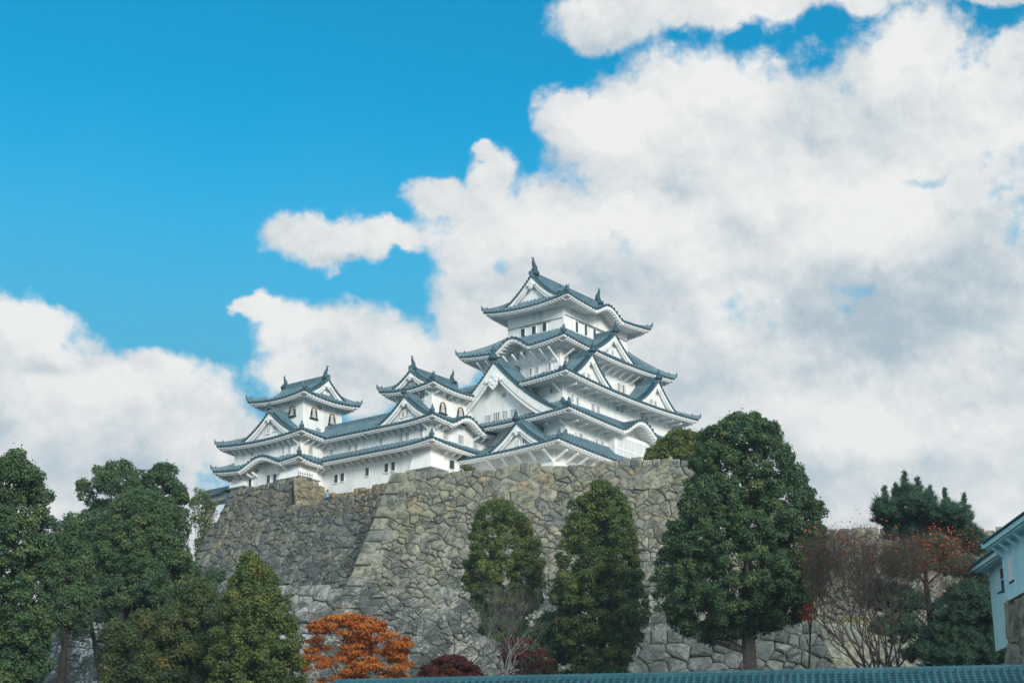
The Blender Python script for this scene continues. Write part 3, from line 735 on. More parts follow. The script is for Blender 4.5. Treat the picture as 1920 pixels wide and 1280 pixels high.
def brackets(T, side, c, pos, zs, ov, drop=1.0, wid=.17):
    if ov < 1.75: ov *= .72; drop *= .72
    P = face_map(side, c); first = None
    for a in pos:
        if first is None:
            b = MB(); 
            b.hexa([P(a-wid/2, -.02, zs-drop-.22), P(a+wid/2, -.02, zs-drop-.22), P(a+wid/2, ov*.8, zs-.42), P(a-wid/2, ov*.8, zs-.42),
                    P(a-wid/2, -.02, zs-drop+.12), P(a+wid/2, -.02, zs-drop+.12), P(a+wid/2, ov*.8, zs-.16), P(a-wid/2, ov*.8, zs-.16)])
            first = b.obj('bracket', 'trim', T); fa = a
        else:
            q = first.copy(); COL.objects.link(q); q.parent = T
            d = Vector(P(a, 0, 0))-Vector(P(fa, 0, 0)); q.location = d
def spread(a, b, n): return [a+(b-a)*i/(n-1) for i in range(n)]

# ---- main keep
K = castle_thing('castle_keep', 'tallest white castle keep with five tiers of grey tiled roofs and fish ornaments on top', 'castle keep', 9.6, 6.3, 38)
w5 = (2.46, 1.91, 16.78, 10.63); w4 = (-.41, .43, 19.65, 12.11); w3 = (-2.46, -1.36, 21.7, 13.9); w2 = (-3.4, -2.45, 22.6, 15.0); w1 = (-7.2, -3.4, 22.6, 15.9)
wall_box(K, w1, 37, 44.4); wall_box(K, w2, 44.2, 49.9); wall_box(K, w3, 48.5, 53.6); wall_box(K, w4, 53, 59.85); wall_box(K, w5, 58.5, 65.85)
k1 = tier_roof(K, (-9.3, -5.6, 25.0, 18.1), w2, 43.9, 46.6, w1, 43.9, .5)
k2 = tier_roof(K, (-5.91, -4.79, 25.15, 17.3), w3, 48.45, 50.9, w2, 48.4, .55, bumps=[('S', 9.7, 4.9, 2.0)])
k3 = tier_roof(K, (-5.22, -3.82, 24.46, 16.36), w4, 53.25, 55.6, w3, 53.2, .58, gap={'W': [(3.3, 10.1)]})
k4 = tier_roof(K, (-2.82, -1.88, 22.06, 14.43), w5, 58.55, 61.9, w4, 58.4, .6, bumps=[('W', 6.1, 3.3, 1.55)])
g5 = (2.0, 2.35, 17.24, 10.19)
k5 = tier_roof(K, (.29, -.26, 18.95, 12.81), g5, 64.95, 66.3, w5, 64.85, .6, bumps=[('S', 9.6, 3.7, 1.35)])
gable(K, k5, 'W', 1.55, 6.27, 4.05, 66.0, 3.45, 16.1, pend=.8, barge=.55, both=True, finh=0)
shachi(k5, (2.2, 6.27, 70.2), 1, 1.75); shachi(k5, (16.6, 6.27, 70.2), -1, 1.75)
gable(K, k4, 'S', -1.25, 9.2, 4.75, 59.0, 3.15, 3.6, pend=.55, barge=.5)
gable(K, k3, 'S', -3.0, 1.5, 4.3, 53.7, 3.6, 4.6, pend=.55, barge=.5)
gable(K, k3, 'S', -3.0, 16.3, 4.6, 53.7, 3.6, 4.6, pend=.55, barge=.5)
gable(K, k2, 'W', -5.45, 6.75, 9.65, 48.9, 7.55, 5.3, pend=1.55, barge=1.1, conc=.42, inset=1.0, finh=1.3, sp=.45)
gable(K, k1, 'W', -8.5, .95, 4.0, 44.35, 2.95, 5.6, pend=.6, barge=.5)
for s_, pts in (('W', [(980.8,624.7,7.2,16.5),(1001.4,619.5,7.2,16.5),(1021.2,613.5,7.2,16.5)]), ('S', [(1080.8,613.5,4.5,20),(1097.7,619.5,4.5,20),(1114,627,4.5,20),(1130.5,634,4.5,20),(1146,641,4.5,20)])):
    c_ = w5[0] if s_ == 'W' else w5[1]
    for p in pts: window(K, s_, c_, *p, kind='dark')
def strips():
    b = MB(); d = MB()
    P = face_map('W', w5[0]); 
    for (p, q, t, m_) in (((976, 616.5), (1032, 601), .1, b), ((1001, 630.5), (1032, 621.8), .13, d), ((952.6, 622), (1055, 592), .06, b)):
        a0, z0 = onX(*p, w5[0]); a1, z1 = onX(*q, w5[0]); zz = (z0+z1)/2; m_.fbox(P, min(a0, a1), max(a0, a1), 0, .12, zz-t/2, zz+t/2)
    P = face_map('S', w5[1])
    for (p, q, t, m_) in (((1079, 624.5), (1150, 655), .13, d), ((1079, 602.5), (1150, 630), .1, b), ((1058, 593), (1176, 637), .06, b)):
        a0, z0 = onY(*p, w5[1]); a1, z1 = onY(*q, w5[1]); zz = (z0+z1)/2; m_.fbox(P, min(a0, a1), max(a0, a1), 0, .12, zz-t/2, zz+t/2)
    b.obj('wall_rail', 'slate', K); d.obj('window_sill', 'sill', K)
strips()
for p in [(971.9,667.5,5,12),(984.4,665,6,10),(995,697.5,6,14),(1007.3,693.8,6,14),(1030.6,687.5,6,14)]: window(K, 'W', w4[0], *p, bars=2)
for p in [(1018.8,675.6,7,5),(1030.6,672.5,7,5)]: window(K, 'W', w4[0], *p, kind='vent')
for p in [(1159.7,728,5.5,19),(1168.3,731.5,5.5,19)]: window(K, 'S', w4[1], *p, bars=2)
window(K, 'S', w4[1], 1133, 701, 5, 6, kind='vent')
window(K, 'W', w3[0], 1034.4, 732.5, 6, 9, bars=2)
for p in [(1072,747,4.5,15),(1082,754,5,17),(1111,765.6,5.5,17),(1120.6,768.5,5.5,15),(1157,766,5,11),(1165,769.5,5.5,11),(1204,784,5,11),(1212,788,5,11)]: window(K, 'S', w3[1], *p, bars=2)
for p in [(1142,760.5,2.5,3.5),(1150.5,763,2.5,3.5),(1175,773,2.5,3.5),(1183,777,2.5,3.5)]: window(K, 'S', w3[1], *p, kind='vent')
for p in [(1079,821,3,20),(1088.6,823.8,6,22),(1118.3,835,4.5,23),(1128.3,838,5,22)]: window(K, 'S', w2[1], *p, bars=2)
for p in [(916,785.5,9.5,14),(931.6,781.6,12,16),(947.2,777.7,9,15),(961.7,774.5,9,14)]: window(K, 'W', -4.45, *p, bars=4)
window(K, 'W', -4.45, 945.5, 740.5, 7, 7, kind='vent')
for p in [(971,830,4,8),(984,827,9,10)]: window(K, 'W', -8.0, *p, bars=3)
for p in [(1093.3,701.6,5,9),(1103,705.5,5,9),(1219.8,753,5,9),(1228,757,5,9)]: window(K, 'S', -2.5, *p, bars=2)
for p in [(1137.8,658.6,4,7),(1148,661.7,4,7)]: window(K, 'S', -.75, *p, bars=2)
def bay():      # the projecting lattice window under the undulating gable
    P = face_map('S', w2[1]); b = MB(); b.fbox(P, 5.2, 14.1, -.1, 1.0, 44.6, 48.4); o = b.obj('bay_window', 'plaster', K)
    l = MB(); d = MB(); d.fbox(P, 5.7, 13.6, .9, 1.02, 45.0, 47.9); d.obj('window_pane', 'ashdark', o)
    for i in range(27): a = 5.75+i*7.8/26; l.fbox(P, a-.09, a+.09, 1.0, 1.12, 45.0, 47.9)
    for zz in (45.0, 46.4, 47.9): l.fbox(P, 5.6, 13.7, 1.0, 1.15, zz-.08, zz+.08)
    l.obj('lattice', 'trim', o)
bay()
brackets(K, 'W', w4[0], spread(.8, 11.8, 9), 58.3, 2.4, 1.5); brackets(K, 'S', w4[1], spread(.3, 19.3, 14), 58.3, 1.9, 1.0)
brackets(K, 'W', w3[0], spread(-.9, 2.6, 2), 53.1, 1.8, .9); brackets(K, 'S', w3[1], spread(-2.1, 21.4, 12), 53.1, 2.2, .3)
brackets(K, 'W', w2[0], spread(-2.2, 4, 4), 48.3, 1.6, .7); brackets(K, 'S', w2[1], [-3, -1, 1, 3, 4.6, 15, 17, 19, 21], 48.3, 1.8, .4)
brackets(K, 'W', w1[0], spread(-3.1, 5, 5), 43.8, 2.0, 1.2, .3); brackets(K, 'S', w1[1], spread(-6.9, 10, 9), 43.8, 2.1, 1.2, .3)

# ---- west small keep
NK = castle_thing('castle_turret', 'white three-tier turret in the middle, its fish-topped gable facing left beside the main keep', 'castle turret', -8, 13.9, 38, 'small keeps beside the main keep')
n3 = (-11.75, 11.03, -4.35, 16.67); n2 = (-13.9, 9.3, -3.1, 18.4); n1 = (-14.2, 9.0, -3.0, 18.4)
wall_box(NK, n1, 38, 45.0); wall_box(NK, n2, 44.8, 48.4); wall_box(NK, n3, 47.8, 52.9)
nr1 = tier_roof(NK, (-16.0, 7.3, -2.0, 18.4), n2, 44.75, 45.9, n1, 44.7, .4, sides='WS', cut='NW,NE', liftc=dict(NW=0, NE=0))
nr2 = tier_roof(NK, (-15.4, 7.8, -1.65, 18.4), (n3[0], n3[1], n3[2], 18.4), 47.75, 49.6, n2, 47.65, .42, sides='WSE', cut='NW,NE', liftc=dict(NW=0, NE=0), bumps=[('S', -8.6, 3.7, 1.35)])
nr3 = tier_roof(NK, (-13.1, 9.66, -3.14, 18.2), (-12.0, 11.4, -4.1, 16.45), 52.55, 53.35, n3, 52.5, .45)
gable(NK, nr3, 'W', -12.45, 13.92, 2.6, 53.25, 1.75, 8.8, pend=.5, barge=.4, both=True, finh=0)
shachi(nr3, (-12.0, 13.92, 55.6), 1, 1.3); shachi(nr3, (-4.5, 13.92, 55.6), -1, 1.3)
gable(NK, nr2, 'W', -14.85, 12.7, 3.75, 48.25, 2.85, 4.2, pend=.5, barge=.45, finh=.7)
window(NK, 'W', n3[0], 793, 743, 7, 12); window(NK, 'S', n3[1], 841.8, 747, 8, 8, kind='vent')
katomado(NK, 'S', n3[1], 829.6, 764.5, 12, 22); katomado(NK, 'S', n3[1], 863, 773, 12, 20)
for p in [(752,821.4,7,16),(764.2,818.3,7,16),(789.6,811.8,7,16)]: window(NK, 'W', n2[0], *p)
for p in [(834.7,815.3,9,17),(863,824.4,9,17),(891,834.2,9,17)]: window(NK, 'S', n2[1], *p, bars=4)
for p in [(862,801,10,5),(878,806,10,5)]: window(NK, 'S', n2[1], *p, kind='vent')
for p in [(725,877.2,7,16),(737.7,874.2,7,16)]: window(NK, 'W', n1[0], *p, kind='darkbars', bars=2)
window(NK, 'S', n1[1], 846.4, 871, 9, 17, kind='darkbars', bars=3); window(NK, 'S', n1[1], 872, 877, 8, 10, kind='darkbars', bars=3)
for p in [(756,776.7,7,10),(763.6,773.6,7,10)]: window(NK, 'W', -14.35, *p, bars=3)
brackets(NK, 'W', n2[0], spread(9.8, 17.8, 9), 47.6, 1.5, .85); brackets(NK, 'S', n2[1], [-13.2, -12, -10.9, -6, -4.8, -3.7], 47.6, 1.5, .85)
brackets(NK, 'W', n1[0], spread(11.6, 17.8, 7), 44.65, 1.7, .8); brackets(NK, 'S', n1[1], spread(-12, -3.6, 8), 44.65, 1.6, .8)
brackets(NK, 'S', n3[1], spread(-11.4, -4.7, 6), 52.4, 1.3, .6); brackets(NK, 'W', n3[0], spread(11.4, 16.3, 5), 52.4, 1.3, .6)
def drop_bay(T, r, zt, zb, lw, ls, fl=.75, name='stone_drop_bay'):
    """flared corner box with a sill from which stones were dropped (south-west corner)"""
    b = MB(); x, y = r[0], r[1]
    top = [(x-.04, y-.04), (x+ls, y-.04), (x+ls, y+.2), (x+.2, y+.2), (x+.2, y+lw), (x-.04, y+lw)]
    bot = [(x-fl, y-fl), (x+ls, y-fl), (x+ls, y+.2), (x+.2, y+.2), (x+.2, y+lw), (x-fl, y+lw)]
    i = [b.vert((*p, zt)) for p in top]; j = [b.vert((*p, zb)) for p in bot]
    for k in range(6): b.f.append([i[k], i[(k+1) % 6], j[(k+1) % 6], j[k]]); b.mi.append(0)
    b.f.append(j); b.mi.append(0)
    o = b.obj(name, 'plaster', T)
    s = MB(); s.box(x-fl-.12, y-fl-.12, zb-.14, x+ls+.1, y-fl+.25, zb-.005); s.box(x-fl-.12, y-fl+.27, zb-.14, x-fl+.25, y+lw+.1, zb-.005); s.obj('sill', 'slate', o)
drop_bay(NK, n1, 44.2, 42.0, 2.6, 2.2)

# ---- corridor between the two small keeps
CK = castle_thing('castle_corridor', 'long white two-storey corridor building joining the two smaller turrets', 'castle corridor', -11.5, 21.6, 38)
c2_ = (-13.9, 18.4, -8.6, 26.6); c1_ = (-14.2, 18.4, -8.4, 26.8)
wall_box(CK, c1_, 40.2, 45); wall_box(CK, c2_, 44.8, 48)
cr1 = tier_roof(CK, (-16.0, 18.4, -7, 26.3), c2_, 44.75, 45.9, c1_, 44.7, 0, sides='W', cut='NW,NE,SW,SE', hips=False)
cr2 = tier_roof(CK, (-15.4, 18.4, -7.3, 28.3), (-11.5, 18.4, -11.2, 28.3), 47.75, 50.1, c2_, 47.65, 0, sides='WE', cut='NW,NE,SW,SE', hips=False)
rb = MB(); rb.beam((-11.35, 17.6, 50.2), (-11.35, 28.6, 50.2), .5, .5); rb.beam((-11.35, 17.6, 50.55), (-11.35, 28.6, 50.55), .28, .24); rb.obj('roof_ridge', 'tile', cr2)
for p in [(622.3,850.8,6.5,16),(655.9,842.7,6.5,16),(668,840.7,6.5,16),(715.2,829.5,6.5,16)]: window(CK, 'W', c2_[0], *p)
for p in [(630.5,897.5,6.5,15),(642.3,894.5,6.5,15),(689,884.3,6.5,15)]: window(CK, 'W', c1_[0], *p, kind='darkbars', bars=1)
brackets(CK, 'W', c2_[0], spread(18.9, 24.6, 7), 47.6, 1.5, .85); brackets(CK, 'W', c1_[0], spread(18.9, 24.4, 7), 44.65, 1.7, .8)

# ---- north-west small keep
IK = castle_thing('castle_turret', 'white corner turret at the left end with black and gilt bell-shaped windows', 'castle turret', -12, 32, 38, 'small keeps beside the main keep')
i3 = (-15.48, 28.63, -8.55, 35.31); i2 = (-18.0, 26.3, -8, 37.7); i1 = (-18.25, 26.0, -8, 37.75)
wall_box(IK, i1, 40.5, 45.3); wall_box(IK, i2, 44.8, 48); wall_box(IK, i3, 47.8, 53.9)
ir1 = tier_roof(IK, (-19.85, 24.6, -13.5, 39.45), (i2[0], i2[1], -13.5, i2[3]), 44.45, 45.6, i1, 44.4, .45, sides='WSN', cut='SE,NE', liftc=dict(SE=0, NE=0), bumps=[('W', 31.3, 4.3, 1.25)])
ir2 = tier_roof(IK, (-19.4, 24.8, -7, 39.5), i3, 47.75, 49.7, i2, 47.65, .45, liftc=dict(SE=0), cut='SE')
ir3 = tier_roof(IK, (-17.0, 27.1, -7.0, 36.8), (-14.9, 28.2, -9.1, 35.7), 53.55, 54.5, i3, 53.5, .45)
gable(IK, ir3, 'S', 27.85, -12.0, 3.05, 54.3, 2.2, 8.2, pend=.5, barge=.45, both=True, finh=0)
shachi(ir3, (-12, 28.3, 57.0), 1, 1.3, True); shachi(ir3, (-12, 35.6, 57.0), -1, 1.3, True)
gable(IK, ir2, 'W', -18.75, 31.2, 4.4, 48.25, 3.15, 4.2, pend=.55, barge=.45, finh=.7)
katomado(IK, 'W', i3[0], 548.6, 770.7, 12, 20)
for p in [(588,774,12,22),(622,786,12,22)]: katomado(IK, 'S', i3[1], *p)
for p in [(599,764,8,7),(596.8,805.7,8,7)]: window(IK, 'S', i3[1], *p, kind='vent')
for p in [(531,845,6.5,14),(543,841.8,6.5,14),(473.8,852,6,9)]: window(IK, 'W', i2[0], *p)
window(IK, 'S', i2[1], 581.5, 844, 7, 15)
for p in [(469.4,905,5.5,15),(503.8,898.7,6,16),(515.8,896.5,6,16)]: window(IK, 'W', i1[0], *p, kind='darkbars', bars=1)
for p in [(503.8,806.8,6.5,10),(515.8,802.4,6.5,10)]: window(IK, 'W', -18.25, *p, bars=3)
window(IK, 'W', i1[0], 481, 883, 7, 7, kind='vent')
brackets(IK, 'W', i2[0], spread(26.8, 37.2, 12), 47.6, 1.4, .85); brackets(IK, 'S', i2[1], spread(-17.4, -14.4, 4), 47.6, 1.4, .85)
brackets(IK, 'W', i1[0], [28, 29, 33.2, 34.2, 35.2, 36.2], 44.3, 1.6, .8); brackets(IK, 'S', i1[1], [-15.7, -14.8], 44.3, 1.4, .8)
drop_bay(IK, i1, 44.1, 42.55, 2.9, 2.6); drop_bay(IK, (i1[0], 35.4, 0, 0), 43.9, 42.75, 2.3, .25, .45)

# ---- footings under turret and corridor
ORG = Vector((0, 0, 0))
def footing(name, label, a, b_, H, seed, size, mt='stonegold', **kw):
    return stone_wall(name, label, l2w(a), l2w(b_), H, mt, size, seed=seed, kl=kw.get('kl', 0), b1=.12, b2=0, quoin=kw.get('quoin'), asp=1.2, age0=-.4, age1=-.2, bumpy=.2, depth_=.4)
footing('stone_footing', 'low golden stone footing under the long corridor wall', (-14.55, 25.6, 41.0), (-14.55, 9.5, 41.0), 4.2, 31, 1.0)
_q = A1+dW1*11.85+Vector((0, 0, .15)); stone_wall('stone_footing', 'golden stone block face under the corner turret beside the iron rail', _q+Vector((-.33, -.37, 0)), _q+Vector((2.9, 3.3, -.5)), 5.0, 'stonegold', 1.2, seed=33, b1=.3, b2=0, asp=1.2, age0=-.4, age1=-.2, bumpy=.2, depth_=.2, kl=.1)

# ---- small iron rail by the corner turret
rail = thing('iron_rail', 'short grey iron rail on the stones below the corner turret', 'railing', _q+Vector((.9, 1.0, -.1)), R(48.6))
def mk_rail():
    b = MB(); c = MB()
    for zz in (.25, .55): b.beam((-1.1, 0, zz), (1.1, 0, zz), .05, .05)
    b.obj('rail', 'iron', rail)
    for i in range(7):
        c = MB(); x = -1.1+2.2*i/6; c.beam((x, 0, 0), (x, 0, .8), .05, .05, (1, 0, 0)); c.obj('post', 'iron', rail)
mk_rail()

# ---- low roof seen behind the left end
def side_roof():
    global ORG
    p = at(408, 918, 200); ORG = Vector((0, 0, 0))
    T = thing('gate_roof', 'low dark tiled roof peeping out left of the corner turret', 'roof', p-Vector((-1.2, 0, 2.1)), R(52)); T.scale = (.62, .62, .62)
    b = MB(); pts = []
    for i in range(9):
        y = -2+i*.9; b.grid([[(x, y, 3.6-abs(x)*.62+(.4*(max(0, -y)/2))) for x in (-2.6, -1.3, 0, 1.3, 2.6)], [(x, y+.9, 3.6-abs(x)*.62) for x in (-2.6, -1.3, 0, 1.3, 2.6)]])
        for sg in (-1, 1): b.tube([(0, y+.4, 3.7), (sg*1.3, y+.4, 2.88), (sg*2.65, y+.4, 2.03)], [.14, .14, .14], 6)
    b.beam((0, -2.2, 3.85), (0, 6.2, 3.85), .4, .5); b.tube([(0, -2.2, 3.8), (0, -2.35, 4.3), (0, -2.3, 4.8)], [.3, .22, .05], 6)
    b.obj('tile_roof', 'tile', T)
    w_ = MB(); w_.box(-1.5, -1.0, 1.0, 1.5, 5.8, 2.5); w_.obj('wall', 'plaster', T)
side_roof()

# ------------------------------------------------------------------ white gate tower at the right edge
def gate_tower():
    global ORG
    ORG = Vector((0, 0, 0))
    c0 = at(1886, 1128, 82); zb = c0.z; rz = R(-1.5)
    T = thing('gate_tower', 'white gate tower at the right edge with grey tiled eaves and a small slit window', 'gate tower', (c0.x, 82, zb), rz); T.scale = (.68, .68, .68)
    # own frame: x to the right, y away; the long wall faces -x
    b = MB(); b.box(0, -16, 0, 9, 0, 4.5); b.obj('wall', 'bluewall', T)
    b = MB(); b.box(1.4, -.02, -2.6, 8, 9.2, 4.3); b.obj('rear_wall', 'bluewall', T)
    def roof(x0, ya, yb, ze, rise, depth, ov):
        t = MB(); e = MB()
        t.grid([[(x0-ov+depth*k/5, y, ze+rise*(k/5)) for k in range(6)] for y in (ya, yb)])
        t.grid([[(x0-ov, ya, ze), (x0-ov, yb, ze)], [(x0-ov, ya, ze-.12), (x0-ov, yb, ze-.12)]])
        n = int((yb-ya)/.32)
        for i in range(n+1):
            y = ya+.1+i*.32; t.tube([(x0-ov-.06, y, ze+.03), (x0-ov+depth, y, ze+rise+.03)], [.1, .1], 6)
        e.box(x0-ov+.06, ya, ze-.38, x0-ov+.3, yb, ze-.13); e.hexa([(x0-ov+.3, ya, ze-.4), (x0, ya, ze-.35), (x0, yb, ze-.35), (x0-ov+.3, yb, ze-.4), (x0-ov+.3, ya, ze-.2), (x0, ya, ze-.12), (x0, yb, ze-.12), (x0-ov+.3, yb, ze-.2)])
        for i in range(int((yb-ya)/.36)):
            y = ya+.2+i*.36; e.box(x0-ov+.2, y-.07, ze-.52, x0-.02, y+.07, ze-.405)
        r = t.obj('tile_roof', 'ftile', T); e.obj('eaves', 'bluewall', r); return r
    r1 = roof(0, -16.5, .9, 4.55, 3.2, 4.6, 1.15)
    g = MB(); g.poly_prism([(-1.2, .95, 4.2), (-1.2, .95, 4.65), (3.4, .95, 7.9), (8.5, .95, 4.4)], (0, -.3, 0)); g.obj('gable_board', 'bluewall', r1)
    r2 = roof(1.4, .92, 10.2, 4.35, 2.2, 3.0, 1.2)
    for y in (-.7, -2.6, -4.6, -6.6):
        k = MB(); k.hexa([(.02, y-.1, 3.1), (.02, y+.1, 3.1), (-.85, y+.1, 3.85), (-.85, y-.1, 3.85), (.02, y-.1, 3.4), (.02, y+.1, 3.4), (-.85, y+.1, 4.06), (-.85, y-.1, 4.06)]); k.obj('bracket', 'bluewall', T)
    # slit window on the rear wall
    for y in (3.4, 5.2):
        for z0, z1 in ((1.75, 2.5), (2.65, 3.4)):
            q = MB(); q.box(1.34, y-.45, z0, 1.395, y+.45, z1); q.obj('window', 'dark', T)
    p_ = MB(); p_.hexa([(.3, .1, 1.05), (1.4, .1, 1.35), (1.4, 3.2, 1.35), (.3, 3.2, 1.05), (.3, .1, 1.2), (1.4, .1, 1.5), (1.4, 3.2, 1.5), (.3, 3.2, 1.2)]); p_.obj('pent_roof', 'ftile', T)
    d = MB(); d.box(1.3, .5, -1.6, 1.395, 2.6, .5); d.obj('door', 'trim', T)
    q = MB(); q.box(-.05, -2.6, 1.3, -.005, -1.6, 2.9); q.obj('window', 'trim', T)
    q = MB(); q.box(-.06, -2.75, 1.12, -.005, -1.45, 1.24); q.obj('window_sill', 'sill', T)
    stone_wall('stone_wall', 'stone base of large brown blocks under the white gate tower at the right edge', (c0.x+.1, 82.0, zb-.15), (c0.x-.3, 66, zb-.15), 5, 'stone', 1.5, 0, 0, .12, .0, 41, asp=1.0, age0=-.2, age1=.3, bumpy=.2)
gate_tower()

# ------------------------------------------------------------------ tiled garden wall along the bottom
def garden_wall():
    global ORG
    ORG = Vector((0, 0, 0))
    p0, p1 = at(629, 1275, 55), at(2010, 1245, 50.6); d = Vector((p1.x-p0.x, p1.y-p0.y, 0)); L = d.length; dz = p1.z-p0.z
    rz = math.atan2(d.y, d.x)
    T = thing('garden_wall', 'long low wall with a dark teal tiled roof running along the bottom of the view', 'tiled wall', (p0.x, p0.y, p0.z-3.2), rz)
    zt = 3.2
    def Z(x): return zt+dz*x/L
    sl, dp = .58, 1.15      # fall and run of each slope
    t = MB()
    N = 40; t.m = 1
    for sg in (-1, 1):
        t.grid([[(L*i/N, sg*(.1+dp*k/4), Z(L*i/N)-.13-sl*k/4-.03*math.sin(k*math.pi/4)) for i in range(N+1)] for k in range(5)])
    t.m = 0; sp = .235; n = int(L/sp)
    for i in range(n+1):
        x = .12+i*sp; z = Z(x)
        t.tube([(x, -.08, z-.09), (x, -.1-dp*.5, z-.10-sl*.5-.02), (x, -.1-dp-.05, z-.10-sl)], [.075, .075, .08], 6)
        if i % 2 == 0: t.tube([(x, .08, z-.09), (x, .1+dp, z-.10-sl)], [.07, .07], 5)
        for k in range(6):    # curved lips of the flat tiles
            y = -.2-dp*(k+.3)/6; zz = z-.13-sl*(k+.3)/6
            t.beam((x+.03, y, zz+.015), (x+sp-.03, y, zz+.015), .02, .03)
    r = t.obj('tile_roof', ['ftile', 'ftilebed'], T)
    b = MB()
    for (w_, z0, z1) in ((.15, -.17, -.085), (.13, -.08, -.05), (.11, -.045, -.02)):
        b.hexa([(0, -w_, Z(0)+z0), (L, -w_, Z(L)+z0), (L, w_, Z(L)+z0), (0, w_, Z(0)+z0), (0, -w_, Z(0)+z1), (L, -w_, Z(L)+z1), (L, w_, Z(L)+z1), (0, w_, Z(0)+z1)])
    b.tube([(0, 0, Z(0)-.02), (L, 0, Z(L)-.02)], [.065, .065], 8)
    for i in range(int(L/.3)):
        x = .15+i*.3; b.tube([(x, 0, Z(x)-.015), (x+.05, 0, Z(x+.05)-.015)], [.085, .085], 8)
    for i in range(int(L/.23)):
        x = .1+i*.23; b.tube([(x, -.12, Z(x)-.11), (x, -.175, Z(x)-.11)], [.04, .04], 6)
    b.obj('roof_ridge', 'ftile', T)
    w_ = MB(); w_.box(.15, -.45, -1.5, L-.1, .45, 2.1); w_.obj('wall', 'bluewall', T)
    e = MB(); e.poly_prism([(-.02, -1.25, zt-.80), (-.02, 0, zt-.1), (-.02, 1.25, zt-.80), (-.02, 1.1, zt-.95), (-.02, -1.1, zt-.95)], (.12, 0, 0)); e.obj('gable_board', 'ftile', T)
garden_wall()

# ------------------------------------------------------------------ vegetation
def env_at(env, py):
    if py <= env[0][0]: return env[0][1], env[0][2]
    for (a, l0, r0), (b, l1, r1) in zip(env, env[1:]):
        if a <= py <= b: k = (py-a)/max(b-a, 1e-6); return l0+(l1-l0)*k, r0+(r1-r0)*k
    return env[-1][1], env[-1][2]
def leaf_faces(rs, P, N, size, aspect=.5, jitter=.8, droop=.0):
    """rhombic leaves at points P facing roughly along N"""
    n = len(P); nrm = N+rs.normal(0, jitter, (n, 3)); nrm /= np.linalg.norm(nrm, axis=1, keepdims=True)+1e-9
    a = rs.normal(0, 1, (n, 3)); a[:, 2] -= droop; a -= nrm*(a*nrm).sum(1, keepdims=True); a /= np.linalg.norm(a, axis=1, keepdims=True)+1e-9
    b = np.cross(nrm, a); s = (size*rs.uniform(.6, 1.35, n))[:, None]
    bend = nrm*s*.18
    return np.stack([P-a*s*.5, P+b*s*aspect*.5-bend, P+a*s*.5, P-b*s*aspect*.5-bend], 1)
